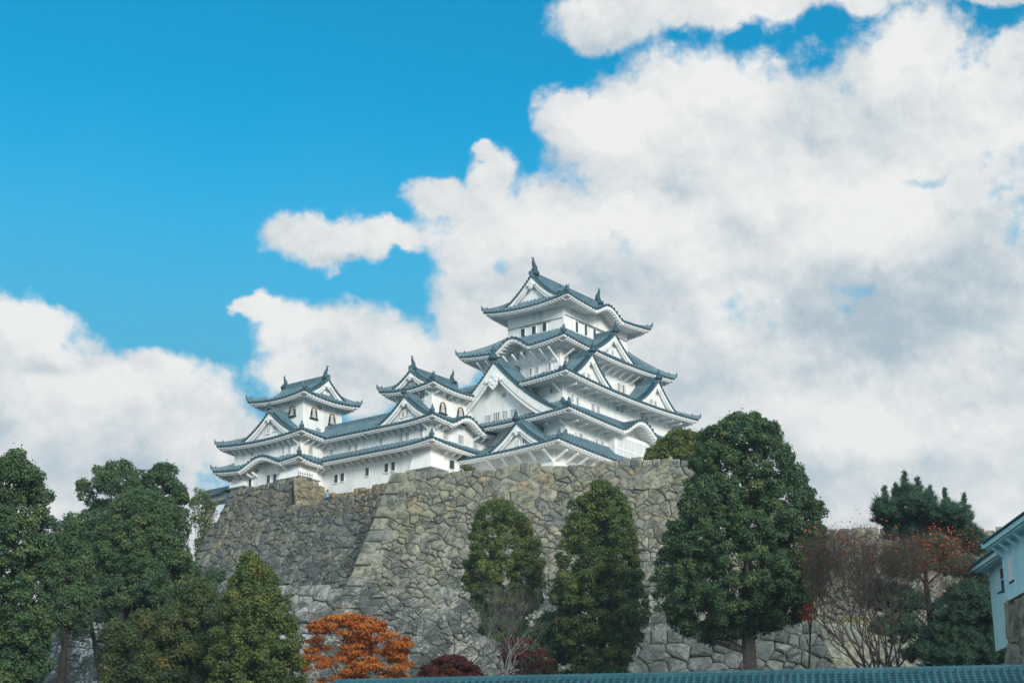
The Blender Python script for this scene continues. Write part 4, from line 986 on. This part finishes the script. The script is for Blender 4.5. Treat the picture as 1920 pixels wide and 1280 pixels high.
def clump_tree(name, label, cat, env, Y, base, leaf, seed, clumps=150, rc=.75, leaves=130, lsize=.2, trunk=None, bark='bark', group=None, flat=1.0, shell=.62, thick=.85, hue=0., gaps=0, top_bias=0, limbs=14):
    """env: outline rows (py, left px, right px) of the crown at distance Y; base: (px, py) of the trunk foot; trunk: foot diameter in metres"""
    clumps = int(clumps*1.75); rc *= .8; leaves = int(leaves*.68)
    rs = np.random.RandomState(seed); rr = random.Random(seed)
    foot = at(base[0], base[1], Y); foot.z = min(foot.z, ground_z(Y)+6) if trunk else foot.z
    T = thing(name, label, cat, foot, 0, group)
    pys = np.linspace(env[0][0], env[-1][0], 60); wd = np.array([env_at(env, p)[1]-env_at(env, p)[0] for p in pys])
    cum = np.cumsum(wd+8); cum = cum/cum[-1]
    C = []; RC = []
    tries = 0
    while len(C) < clumps and tries < clumps*20:
        tries += 1
        py = float(np.interp(rr.random(), cum, pys)); l, r = env_at(env, py)
        hw = (r-l)/2; mid = (l+r)/2; ph = rr.uniform(0, 2*math.pi); q = max(shell, 1-abs(rr.gauss(0, .2))) if rr.random() < .78 else rr.uniform(.15, shell)
        rad = rc*rr.uniform(.65, 1.3); mpx = FPX/math.hypot(Y, foot.z)*1.0
        hwm = max(hw/mpx-rad*.75, .12)*(1 if rr.random() < .86 else rr.uniform(1.0, 1.12))
        c = at(mid, py, Y); x = c.x+math.cos(ph)*hwm*q; y = Y+math.sin(ph)*hwm*q*thick; z = c.z-rad*.35*max(0, 1-(py-env[0][0])/40.)
        C.append((x, y, z)); RC.append(rad)
    C = np.array(C); RC = np.array(RC)
    axis = np.array([C[:, 0].mean(), Y])
    fs = []; tn = []
    for c, r in zip(C, RC):
        n = int(2.9*leaves*(r/rc)**1.6); ls = lsize*.84
        d = rs.normal(0, 1, (n, 3)); d[:, 2] = d[:, 2]*.9+.35
        ow = np.array([c[0]-axis[0], c[1]-axis[1], 0]); ow = ow/(np.linalg.norm(ow)+.3)
        d += ow*.45; d /= np.linalg.norm(d, axis=1, keepdims=True)
        rad = r*rs.uniform(.35, 1.0, (n, 1))**.45
        P = c+d*rad*np.array([1, 1, .8*flat]); P += rs.normal(0, .05, P.shape)
        fs.append(leaf_faces(rs, P, d+np.array([0, 0, .35]), ls, .68, .6, .5))
        tn.append(np.clip(rs.normal(.42+hue, .16, n)+rs.normal(0, .19), 0, 1))
    # loose sprays that break the outline
    m = clumps*4; idx = rs.randint(0, len(C), m); d = rs.normal(0, 1, (m, 3)); d[:, 2] += .5; d /= np.linalg.norm(d, axis=1, keepdims=True)
    P = C[idx]+d*(RC[idx]*rs.uniform(.9, 1.35, m))[:, None]; fs.append(leaf_faces(rs, P, d, lsize, .5, .9, .3)); tn.append(np.clip(rs.normal(.55+hue, .2, m), 0, 1))
    F = np.concatenate(fs)-np.array(foot); fast_mesh('crown', F, 4, leaf, np.concatenate(tn), T)
    if trunk:
        b = MB(); tp = at((env[0][1]+env[0][2])/2, env[0][0]+.12*(env[-1][0]-env[0][0]), Y)-foot; f0 = Vector((foot.x, foot.y, ground_z(Y)-.5))-foot
        pts = [f0+(tp-f0)*k+Vector((math.sin(k*7+seed)*.12, math.cos(k*5+seed)*.12, 0))*(1-k) for k in np.linspace(0, 1, 9)]
        b.tube(pts, [trunk/2*(1.25 if k == 0 else 1)*(1-k*.93) for k in np.linspace(0, 1, 9)], 9)
        for k in range(limbs):
            i = rr.randrange(len(C)); q = Vector(C[i])-foot
            h = f0.z+(q.z-f0.z)*rr.uniform(.55, .8); kk = (h-f0.z)/max(tp.z-f0.z, .1); kk = min(max(kk, .05), .9); s = f0+(tp-f0)*kk
            mid = (s+q)/2+Vector((0, 0, -.15*(q-s).length)); r0 = trunk*.5*(1-kk*.93)*.5
            b.tube([s, mid, q], [r0, r0*.6, .02], 6)
        b.obj('trunk', bark, T, True, (0, 0, 0))
    return T
stone_wall('stone_wall', 'pale weathered wall glimpsed between the trunks of the left evergreens', at(-90, 1135, 166), at(560, 1120, 168), 10, 'stonelow', 1.8, 0, 0, .25, .005, 51)
G1 = 'evergreen trees in front of the stone walls'
clump_tree('evergreen_tree', 'tall dense evergreen cut off by the left edge of the view', 'tree',
  [(848,15,48),(880,-20,82),(930,-50,103),(990,-60,104),(1070,-70,120),(1150,-75,104),(1220,-70,95),(1300,-60,80)], 88, (20,1290), 'leaf_deep', 11, 290, .6, 88, .19, .7, group=G1)
clump_tree('evergreen_tree', 'slim evergreen with a leaning dark trunk, second from the left edge', 'tree',
  [(966,122,150),(1000,105,166),(1060,96,182),(1130,92,188),(1172,104,165)], 101, (112,1290), 'leaf_deep', 12, 75, .7, 110, .19, .62, group=G1, limbs=22)
clump_tree('evergreen_tree', 'loose round-topped evergreen showing highest behind the left group', 'tree',
  [(868,200,262),(890,154,292),(930,130,308),(975,136,318),(1010,150,318)], 136, (230,1200), 'leaf_deep', 13, 75, .85, 110, .24, .6, group=G1, hue=-.03)
clump_tree('evergreen_tree', 'loose evergreen crown behind the left group, nearest the corner turret', 'tree',
  [(874,278,332),(900,256,348),(940,252,358),(985,256,362),(1030,260,366)], 138, (305,1200), 'leaf_deep', 14, 60, .8, 110, .24, .5, group=G1, hue=-.03)
clump_tree('evergreen_tree', 'broad dark evergreen with a bare trunk window, middle of the left group', 'tree',
  [(922,232,290),(950,202,318),(990,180,326),(1050,163,368),(1100,168,384),(1140,175,392)], 110, (230,1290), 'leaf_deep', 15, 320, .64, 82, .2, 1.05, group=G1)
clump_tree('evergreen_tree', 'low spreading olive evergreen under the left group with yellowing tips', 'tree',
  [(1085,342,378),(1105,300,400),(1140,300,412),(1180,190,424),(1230,178,424),(1300,185,410)], 101, (300,1300), 'leaf_dusk', 16, 150, .75, 125, .19, .5, group=G1, hue=.03)
clump_tree('evergreen_tree', 'small conical evergreen left of the orange maple', 'tree',
  [(1040,455,484),(1070,432,512),(1120,415,540),(1180,400,564),(1240,385,578),(1300,380,574)], 95, (470,1300), 'leaf_olive', 17, 230, .56, 84, .18, .5, group=G1, hue=-.08)
clump_tree('evergreen_tree', 'sparse thin-stemmed tree rising beside the left corner of the dark wall', 'tree',
  [(916,362,398),(945,350,415),(975,350,414),(1000,362,404),(1050,366,404),(1085,370,400)], 196, (385,1060), 'leaf_olive', 18, 34, 1.0, 70, .26, .4, group=G1, shell=.3, limbs=20)
clump_tree('evergreen_tree', 'rounded conical evergreen against the tall wall, left of the pair', 'tree',
  [(934,915,950),(965,886,985),(1020,870,1020),(1070,866,1030),(1120,876,1026),(1165,886,1004),(1200,905,985)], 126, (952,1262), 'leaf_olive', 19, 200, .6, 85, .2, .55, group=G1, hue=-.1)
clump_tree('evergreen_tree', 'taller conical evergreen against the tall wall, right of the pair', 'tree',
  [(904,1108,1148),(940,1066,1180),(1000,1046,1198),(1060,1034,1206),(1120,1028,1216),(1180,1038,1216),(1230,1062,1192),(1278,1085,1160)], 116, (1128,1270), 'leaf_olive', 20, 330, .62, 84, .2, .6, group=G1, hue=-.1)
clump_tree('evergreen_tree', 'broadest and tallest dark evergreen, thick pale trunk at its foot', 'tree',
  [(780,1365,1430),(808,1308,1466),(870,1284,1500),(930,1268,1540),(990,1246,1562),(1050,1230,1562),(1110,1226,1548),(1150,1232,1522),(1180,1262,1470),(1200,1320,1380)], 100, (1406,1275), 'leaf_deep', 21, 680, .54, 84, .19, 1.05, 'trunkbark', group=G1, hue=-.02)
clump_tree('evergreen_tree', 'dark low evergreen filling the foot of the conical pair', 'tree',
  [(1150,1010,1060),(1190,985,1090),(1240,970,1100),(1285,970,1100)], 119, (1040,1290), 'leaf_deep', 22, 60, .7, 110, .2, .3, group=G1, hue=-.05)
clump_tree('wall_shrub', 'yellow-green shrub on top of the tall wall left of the broad evergreen', 'shrub',
  [(806,1262,1300),(825,1228,1325),(850,1206,1325),(868,1198,1320)], 163.5, (1260,872), 'leaf_yellow', 23, 60, .85, 90, .28, .25, shell=.4)
clump_tree('wall_shrub', 'tiny grey-green shrub sprouting on the tall wall under the middle turret', 'shrub',
  [(870,868,880),(878,858,892),(886,858,894)], 165.2, (876,888), 'leaf_olive', 24, 10, .35, 40, .16, .08, shell=.3)
clump_tree('evergreen_tree', 'shadowy evergreen filling the gap behind the leaning dark trunk', 'tree',
  [(985,100,175),(1020,88,240),(1080,80,420),(1150,80,430),(1200,90,420)], 150, (200,1290), 'leaf_deep', 29, 120, 1.1, 120, .26, .6, group=G1, hue=-.1)
# maples: flat layered sprays
clump_tree('maple_tree', 'bright orange maple low in front of the stone wall', 'tree',
  [(1150,605,690),(1170,580,735),(1195,568,772),(1225,566,776),(1260,568,775),(1300,575,762)], 86, (660,1300), 'leaf_orange', 25, 90, .62, 110, .14, .22, 'bark', flat=.36, shell=.3, hue=.08)
clump_tree('maple_tree', 'low dark red maple right of the orange one', 'tree',
  [(1228,825,866),(1245,795,895),(1265,785,905),(1300,780,910)], 84, (845,1300), 'leaf_red', 26, 70, .5, 120, .12, .15, flat=.45, shell=.4)
clump_tree('maple_tree', 'thin dark red maple behind the pale bare stems', 'tree',
  [(1190,955,985),(1210,925,1040),(1235,920,1050),(1262,925,1050)], 112, (985,1290), 'leaf_red', 27, 20, .6, 60, .15, .15, flat=.45, shell=.2, hue=.1)
clump_tree('maple_tree', 'rust-leaved maple peeping out right of the broad evergreen', 'tree',
  [(1062,1500,1540),(1085,1486,1552),(1110,1492,1550),(1140,1488,1536),(1165,1495,1525)], 99, (1515,1275), 'leaf_rust', 28, 34, .5, 50, .14, .18, flat=.5, shell=.3)

def bare_tree(name, label, Y, foot_px, spread_px, top_py, seed, bark, stems=4, depth=6, r0=.16, leaf=None, leaf_n=0, leaf_zone=None, fan=.6):
    """many-stemmed leafless tree; twigs are one part, the stems another, left-over leaves a third"""
    rr = random.Random(seed); foot = at(*foot_px, Y); gz = ground_z(Y)-.3
    foot.z = gz
    T = thing(name, label, 'tree', foot, 0, 'leafless trees')
    H = at(foot_px[0], top_py, Y).z-gz; Wd = (spread_px[1]-spread_px[0])*Y*1.05/FPX; cx = at((spread_px[0]+spread_px[1])/2, top_py, Y).x-foot.x
    b = MB(); tw = MB(); tips = []
    def grow(p, d, l, r, k):
        n = 3; path = [p]; q = p; dd = d.copy()
        for i in range(n):
            dd = (dd+Vector((rr.gauss(0, .10), rr.gauss(0, .10), rr.gauss(.05, .06)))).normalized(); q = q+dd*l/n; path.append(q)
        tgt = b if k < 3 else tw
        tgt.tube(path, [r*(1-.35*i/n) for i in range(n+1)], 6 if k < 2 else (4 if k < 4 else 3), False)
        if k >= depth: tips.append((path[-1], dd)); return
        for j in range(2 if rr.random() < .55 else 3):
            nd = (dd+Vector((rr.gauss(0, fan), rr.gauss(0, fan), rr.gauss(.12, .25)))).normalized()
            if q.z > H*.93: nd.z *= .2
            if abs(q.x-cx) > Wd*.46: nd.x *= -.2
            grow(q, nd.normalized(), l*rr.uniform(.66, .9), r*.62, k+1)
    for s in range(stems):
        a = (s-(stems-1)/2)/max(stems-1, 1); d = Vector((a*fan*1.5+rr.gauss(0, .06), rr.gauss(0, .25), 1)).normalized()
        grow(Vector((a*.35, rr.gauss(0, .15), 0)), d, H*.27, r0*rr.uniform(.75, 1.1), 0)
    b.obj('trunk', bark, T, True, (0, 0, 0)); tw.obj('twigs', bark, T, True, (0, 0, 0))
    if leaf:
        rs = np.random.RandomState(seed); sel = [t for t in tips if leaf_zone(t[0].x+foot.x, t[0].z, rr)]
        if sel:
            P = np.array([tuple(sel[rr.randrange(len(sel))][0]) for _ in range(leaf_n)])+rs.normal(0, .26, (leaf_n, 3))
            fast_mesh('crown', leaf_faces(rs, P, np.tile([0, 0, 1.], (leaf_n, 1)), .14, .6, .9), 4, leaf, rs.uniform(0, 1, leaf_n), T)
    return T
def zone14(x, z, rr):
    px = 960+FPX*x/(90*1.02)
    return (px > 1715 and rr.random() < .5) or (px < 1605 and z > 14.5 and rr.random() < .35) or (z > 17 and rr.random() < .25) or rr.random() < .06
bare_tree('bare_tree', 'broad leafless tree with last rust leaves in front of the pine', 90, (1652,1258), (1545,1812), 1006, 31, 'greybark', 12, 8, .10, 'leaf_rust', 2600, zone14, .5)
bare_tree('bare_tree', 'pale-stemmed leafless tree left of the conical pair', 100, (935,1272), (860,1000), 1095, 32, 'palebark', 3, 7, .075, fan=.42)
bare_tree('bare_tree', 'slight pale leafless sapling with a straight stem beside the larger pale bare tree', 103, (958,1275), (915,1045), 1110, 33, 'palebark', 1, 7, .07, fan=.5)

# pine: pads of upright needle tufts on crooked limbs
def pine():
    Y = 106; rs = np.random.RandomState(5); rr = random.Random(5)
    foot = at(1735, 1262, Y); foot.z = ground_z(Y)-.3
    T = thing('pine_tree', 'dark green pine with tufted boughs behind the bare tree', 'tree', foot)
    pads = [(1697,928,22,16),(1662,955,26,20),(1722,945,32,20),(1772,962,30,18),(1802,968,22,16),(1690,965,45,22),(1745,975,48,24),(1800,1000,34,22),(1700,1000,42,18),(1770,1010,50,22),(1825,1022,30,20),(1740,1030,50,20),
            (1660,975,22,14),(1790,1060,40,18),(1825,1075,26,16),(1840,1098,30,16),(1815,1120,42,22),(1850,1140,36,20),(1870,1150,24,14),(1790,1150,44,24),(1840,1170,36,18),(1775,1190,50,24),(1835,1200,55,24),(1880,1215,40,20),(1900,1222,28,18),(1810,1232,60,22),(1860,1240,48,18),(1740,1225,45,22),(1650,1120,40,26),(1680,1180,44,24),(1690,1130,44,26),(1700,1060,46,26)]
    tufts = []; cs = []
    k = math.hypot(Y, 22)/FPX
    for (px, py, rx, ry) in pads:
        yy = Y+rr.uniform(-1.6, 1.6); c = at(px, py, yy); cs.append(c)
        for i in range(int(70*rx*ry/700)+14):
            a, q = rr.uniform(0, 6.283), math.sqrt(rr.random())
            tufts.append((c.x+math.cos(a)*q*rx*k, yy+math.sin(a)*q*rx*k*.9, c.z+rr.uniform(-1.1, 1.25)*ry*k*math.sqrt(max(0, 1-q*q)), .46*rr.uniform(.7, 1.4)))
    for (px, py) in ((1697,903),(1722,914),(1745,930),(1772,934),(1810,944),(1660,930),(1680,925)):
        c = at(px, py, Y)
        for i in range(26): tufts.append((c.x+rr.gauss(0, .24)*(1-i/28), Y+rr.gauss(0, .24)*(1-i/28), c.z+i*.07-1.1, .36-.008*i))
    V = []; tn = []
    for (x, y, z, s) in tufts:
        n = 46; d = rs.normal(0, 1, (n, 3)); d[:, 2] = np.abs(d[:, 2])*1.1+.15; d /= np.linalg.norm(d, axis=1, keepdims=True)
        L = s*rs.uniform(.7, 1.25, (n, 1)); c = np.array([x, y, z])+rs.normal(0, .06, (n, 3)); sd = np.cross(d, rs.normal(0, 1, (n, 3))); sd /= np.linalg.norm(sd, axis=1, keepdims=True); sd *= .022
        V.append(np.stack([c-sd, c+sd, c+d*L], 1)); tn.append(np.clip(rs.normal(.45, .2, n)+rs.normal(0, .12), 0, 1))
    fast_mesh('crown', np.concatenate(V)-np.array(foot), 3, 'needle', np.concatenate(tn), T)
    b = MB(); top = at(1735, 915, Y)-foot; base = Vector((0, 0, -.3))
    tr = [base+(top-base)*q+Vector((math.sin(q*6)*.5, math.cos(q*5)*.3, 0))*(1-q) for q in np.linspace(0, 1, 10)]
    b.tube(tr, [.34*(1-.88*q) for q in np.linspace(0, 1, 10)], 8)
    for c in cs:
        q = c-foot; kk = min(.95, max(.1, (q.z+.3-.6)/(top.z+.3))); s = tr[int(kk*9)]; b.tube([s, (s+q)/2+Vector((0, 0, .25)), q], [.09, .06, .02], 5)
    b.obj('trunk', 'bark', T, True, (0, 0, 0))
pine()

# leaning prop poles under the left evergreens
for i, (a, b_, lab) in enumerate((((291, 1222), (272, 1290), 'weathered leaning prop pole under the left evergreens, left of the two'), ((297, 1222), (281, 1290), 'weathered leaning prop pole under the left evergreens, right of the two'))):
    p, q = at(*a, 99.5), at(*b_, 98.5); b = MB(); ln = (q-p); q2 = p+ln*1.6
    b.tube([q2, (p+q2)/2, p], [.07, .065, .06], 8); o = b.obj('prop_pole', 'pole', None, True, q2); o.location = q2
    tag(o, lab, 'pole', 'prop poles')

# ------------------------------------------------------------------ visitor on the terrace below the corridor
def person():
    p = at(613.5, 941, 181.5); Hh = 1.72
    T = thing('person', 'person in a pale blue shirt raising a camera at the edge of the stone terrace', 'person', p-Vector((0, 0, .3)), R(-10))
    S_ = [((0,0,.92),.15),((0,0,1.15),.14),((0,0,1.35),.16),((0,-.01,1.47),.07),((0,-.03,1.58),.095),((0,-.04,1.66),.085),
          ((.17,0,1.38),.065),((.27,-.08,1.15),.05),((.13,-.24,1.44),.04),((-.17,0,1.38),.065),((-.27,-.08,1.15),.05),((-.13,-.24,1.44),.04),
          ((.10,0,.86),.105),((.11,-.02,.48),.075),((.11,.02,.07),.05),((-.10,0,.86),.105),((-.11,-.02,.48),.075),((-.11,.02,.07),.05),((.11,-.14,.04),.04),((-.11,-.14,.04),.04)]
    E_ = [(0,1),(1,2),(2,3),(3,4),(4,5),(2,6),(6,7),(7,8),(2,9),(9,10),(10,11),(0,12),(12,13),(13,14),(0,15),(15,16),(16,17),(14,18),(17,19)]
    me = bpy.data.meshes.new('body'); me.from_pydata([s[0] for s in S_], E_, []); o = bpy.data.objects.new('body', me); COL.objects.link(o); o.parent = T
    md = o.modifiers.new('skin', 'SKIN'); lay = me.skin_vertices[0] if me.skin_vertices else None
    if lay:
        for v, s in zip(lay.data, S_): v.radius = (s[1], s[1])
        lay.data[0].use_root = True
    sb = o.modifiers.new('sub', 'SUBSURF'); sb.levels = 2; sb.render_levels = 2
    me.materials.append(MT['skin'])
    sh = MB(); sh.tube([(0,0,.85),(0,0,1.0),(0,0,1.2),(0,0,1.38),(0,0,1.46)], [.19,.185,.18,.2,.10], 12)
    for sg in (-1, 1): sh.tube([(sg*.14,0,1.38),(sg*.27,-.07,1.15),(sg*.19,-.17,1.31)], [.09,.075,.06], 10)
    sh.obj('shirt', 'shirt', T, True, (0,0,0))
    tr = MB()
    for sg in (-1, 1): tr.tube([(sg*.09,0,.92),(sg*.11,-.02,.48),(sg*.11,.02,.1)], [.13,.1,.08], 10)
    tr.obj('trousers', 'navy', T, True, (0,0,0))
    h = MB(); h.tube([(0,.02,1.54),(0,.03,1.64),(0,.01,1.72),(0,0,1.765)], [.10,.125,.115,.05], 12); h.obj('hair', 'hair', T, True, (0,0,0))
    c = MB(); c.box(-.08,-.34,1.46,.08,-.27,1.56); c.tube([(0,-.34,1.51),(0,-.40,1.51)], [.035,.035], 10); o2 = c.obj('camera', 'black', None, False, (0,0,1.45)); o2.location = T.matrix_basis @ Vector((0,0,1.45)); o2.rotation_euler = (0,0,R(-10))
    o2.name = 'hand_camera'; tag(o2, 'small black camera held up by the person on the stone terrace', 'camera')
person()

# ------------------------------------------------------------------ thin haze volume, added to lift the dark tones
def haze():
    b = MB(); b.box(-1520, -1520, -3.2, 1520, 1520, 92); o = b.obj('haze', 'bark', None, False, (0, 0, 0)); o.data.materials.clear()
    m = bpy.data.materials.new('thin_haze'); m.use_nodes = True; t = NT(m.node_tree); m.node_tree.nodes.clear()
    v = t.n('ShaderNodeVolumePrincipled'); v.inputs['Color'].default_value = (.72, .90, 1, 1); v.inputs['Density'].default_value = .0003; v.inputs['Anisotropy'].default_value = .2
    out = t.n('ShaderNodeOutputMaterial'); m.node_tree.links.new(v.outputs[0], out.inputs['Volume'])
    o.data.materials.append(m); tag(o, kind='stuff')
haze()
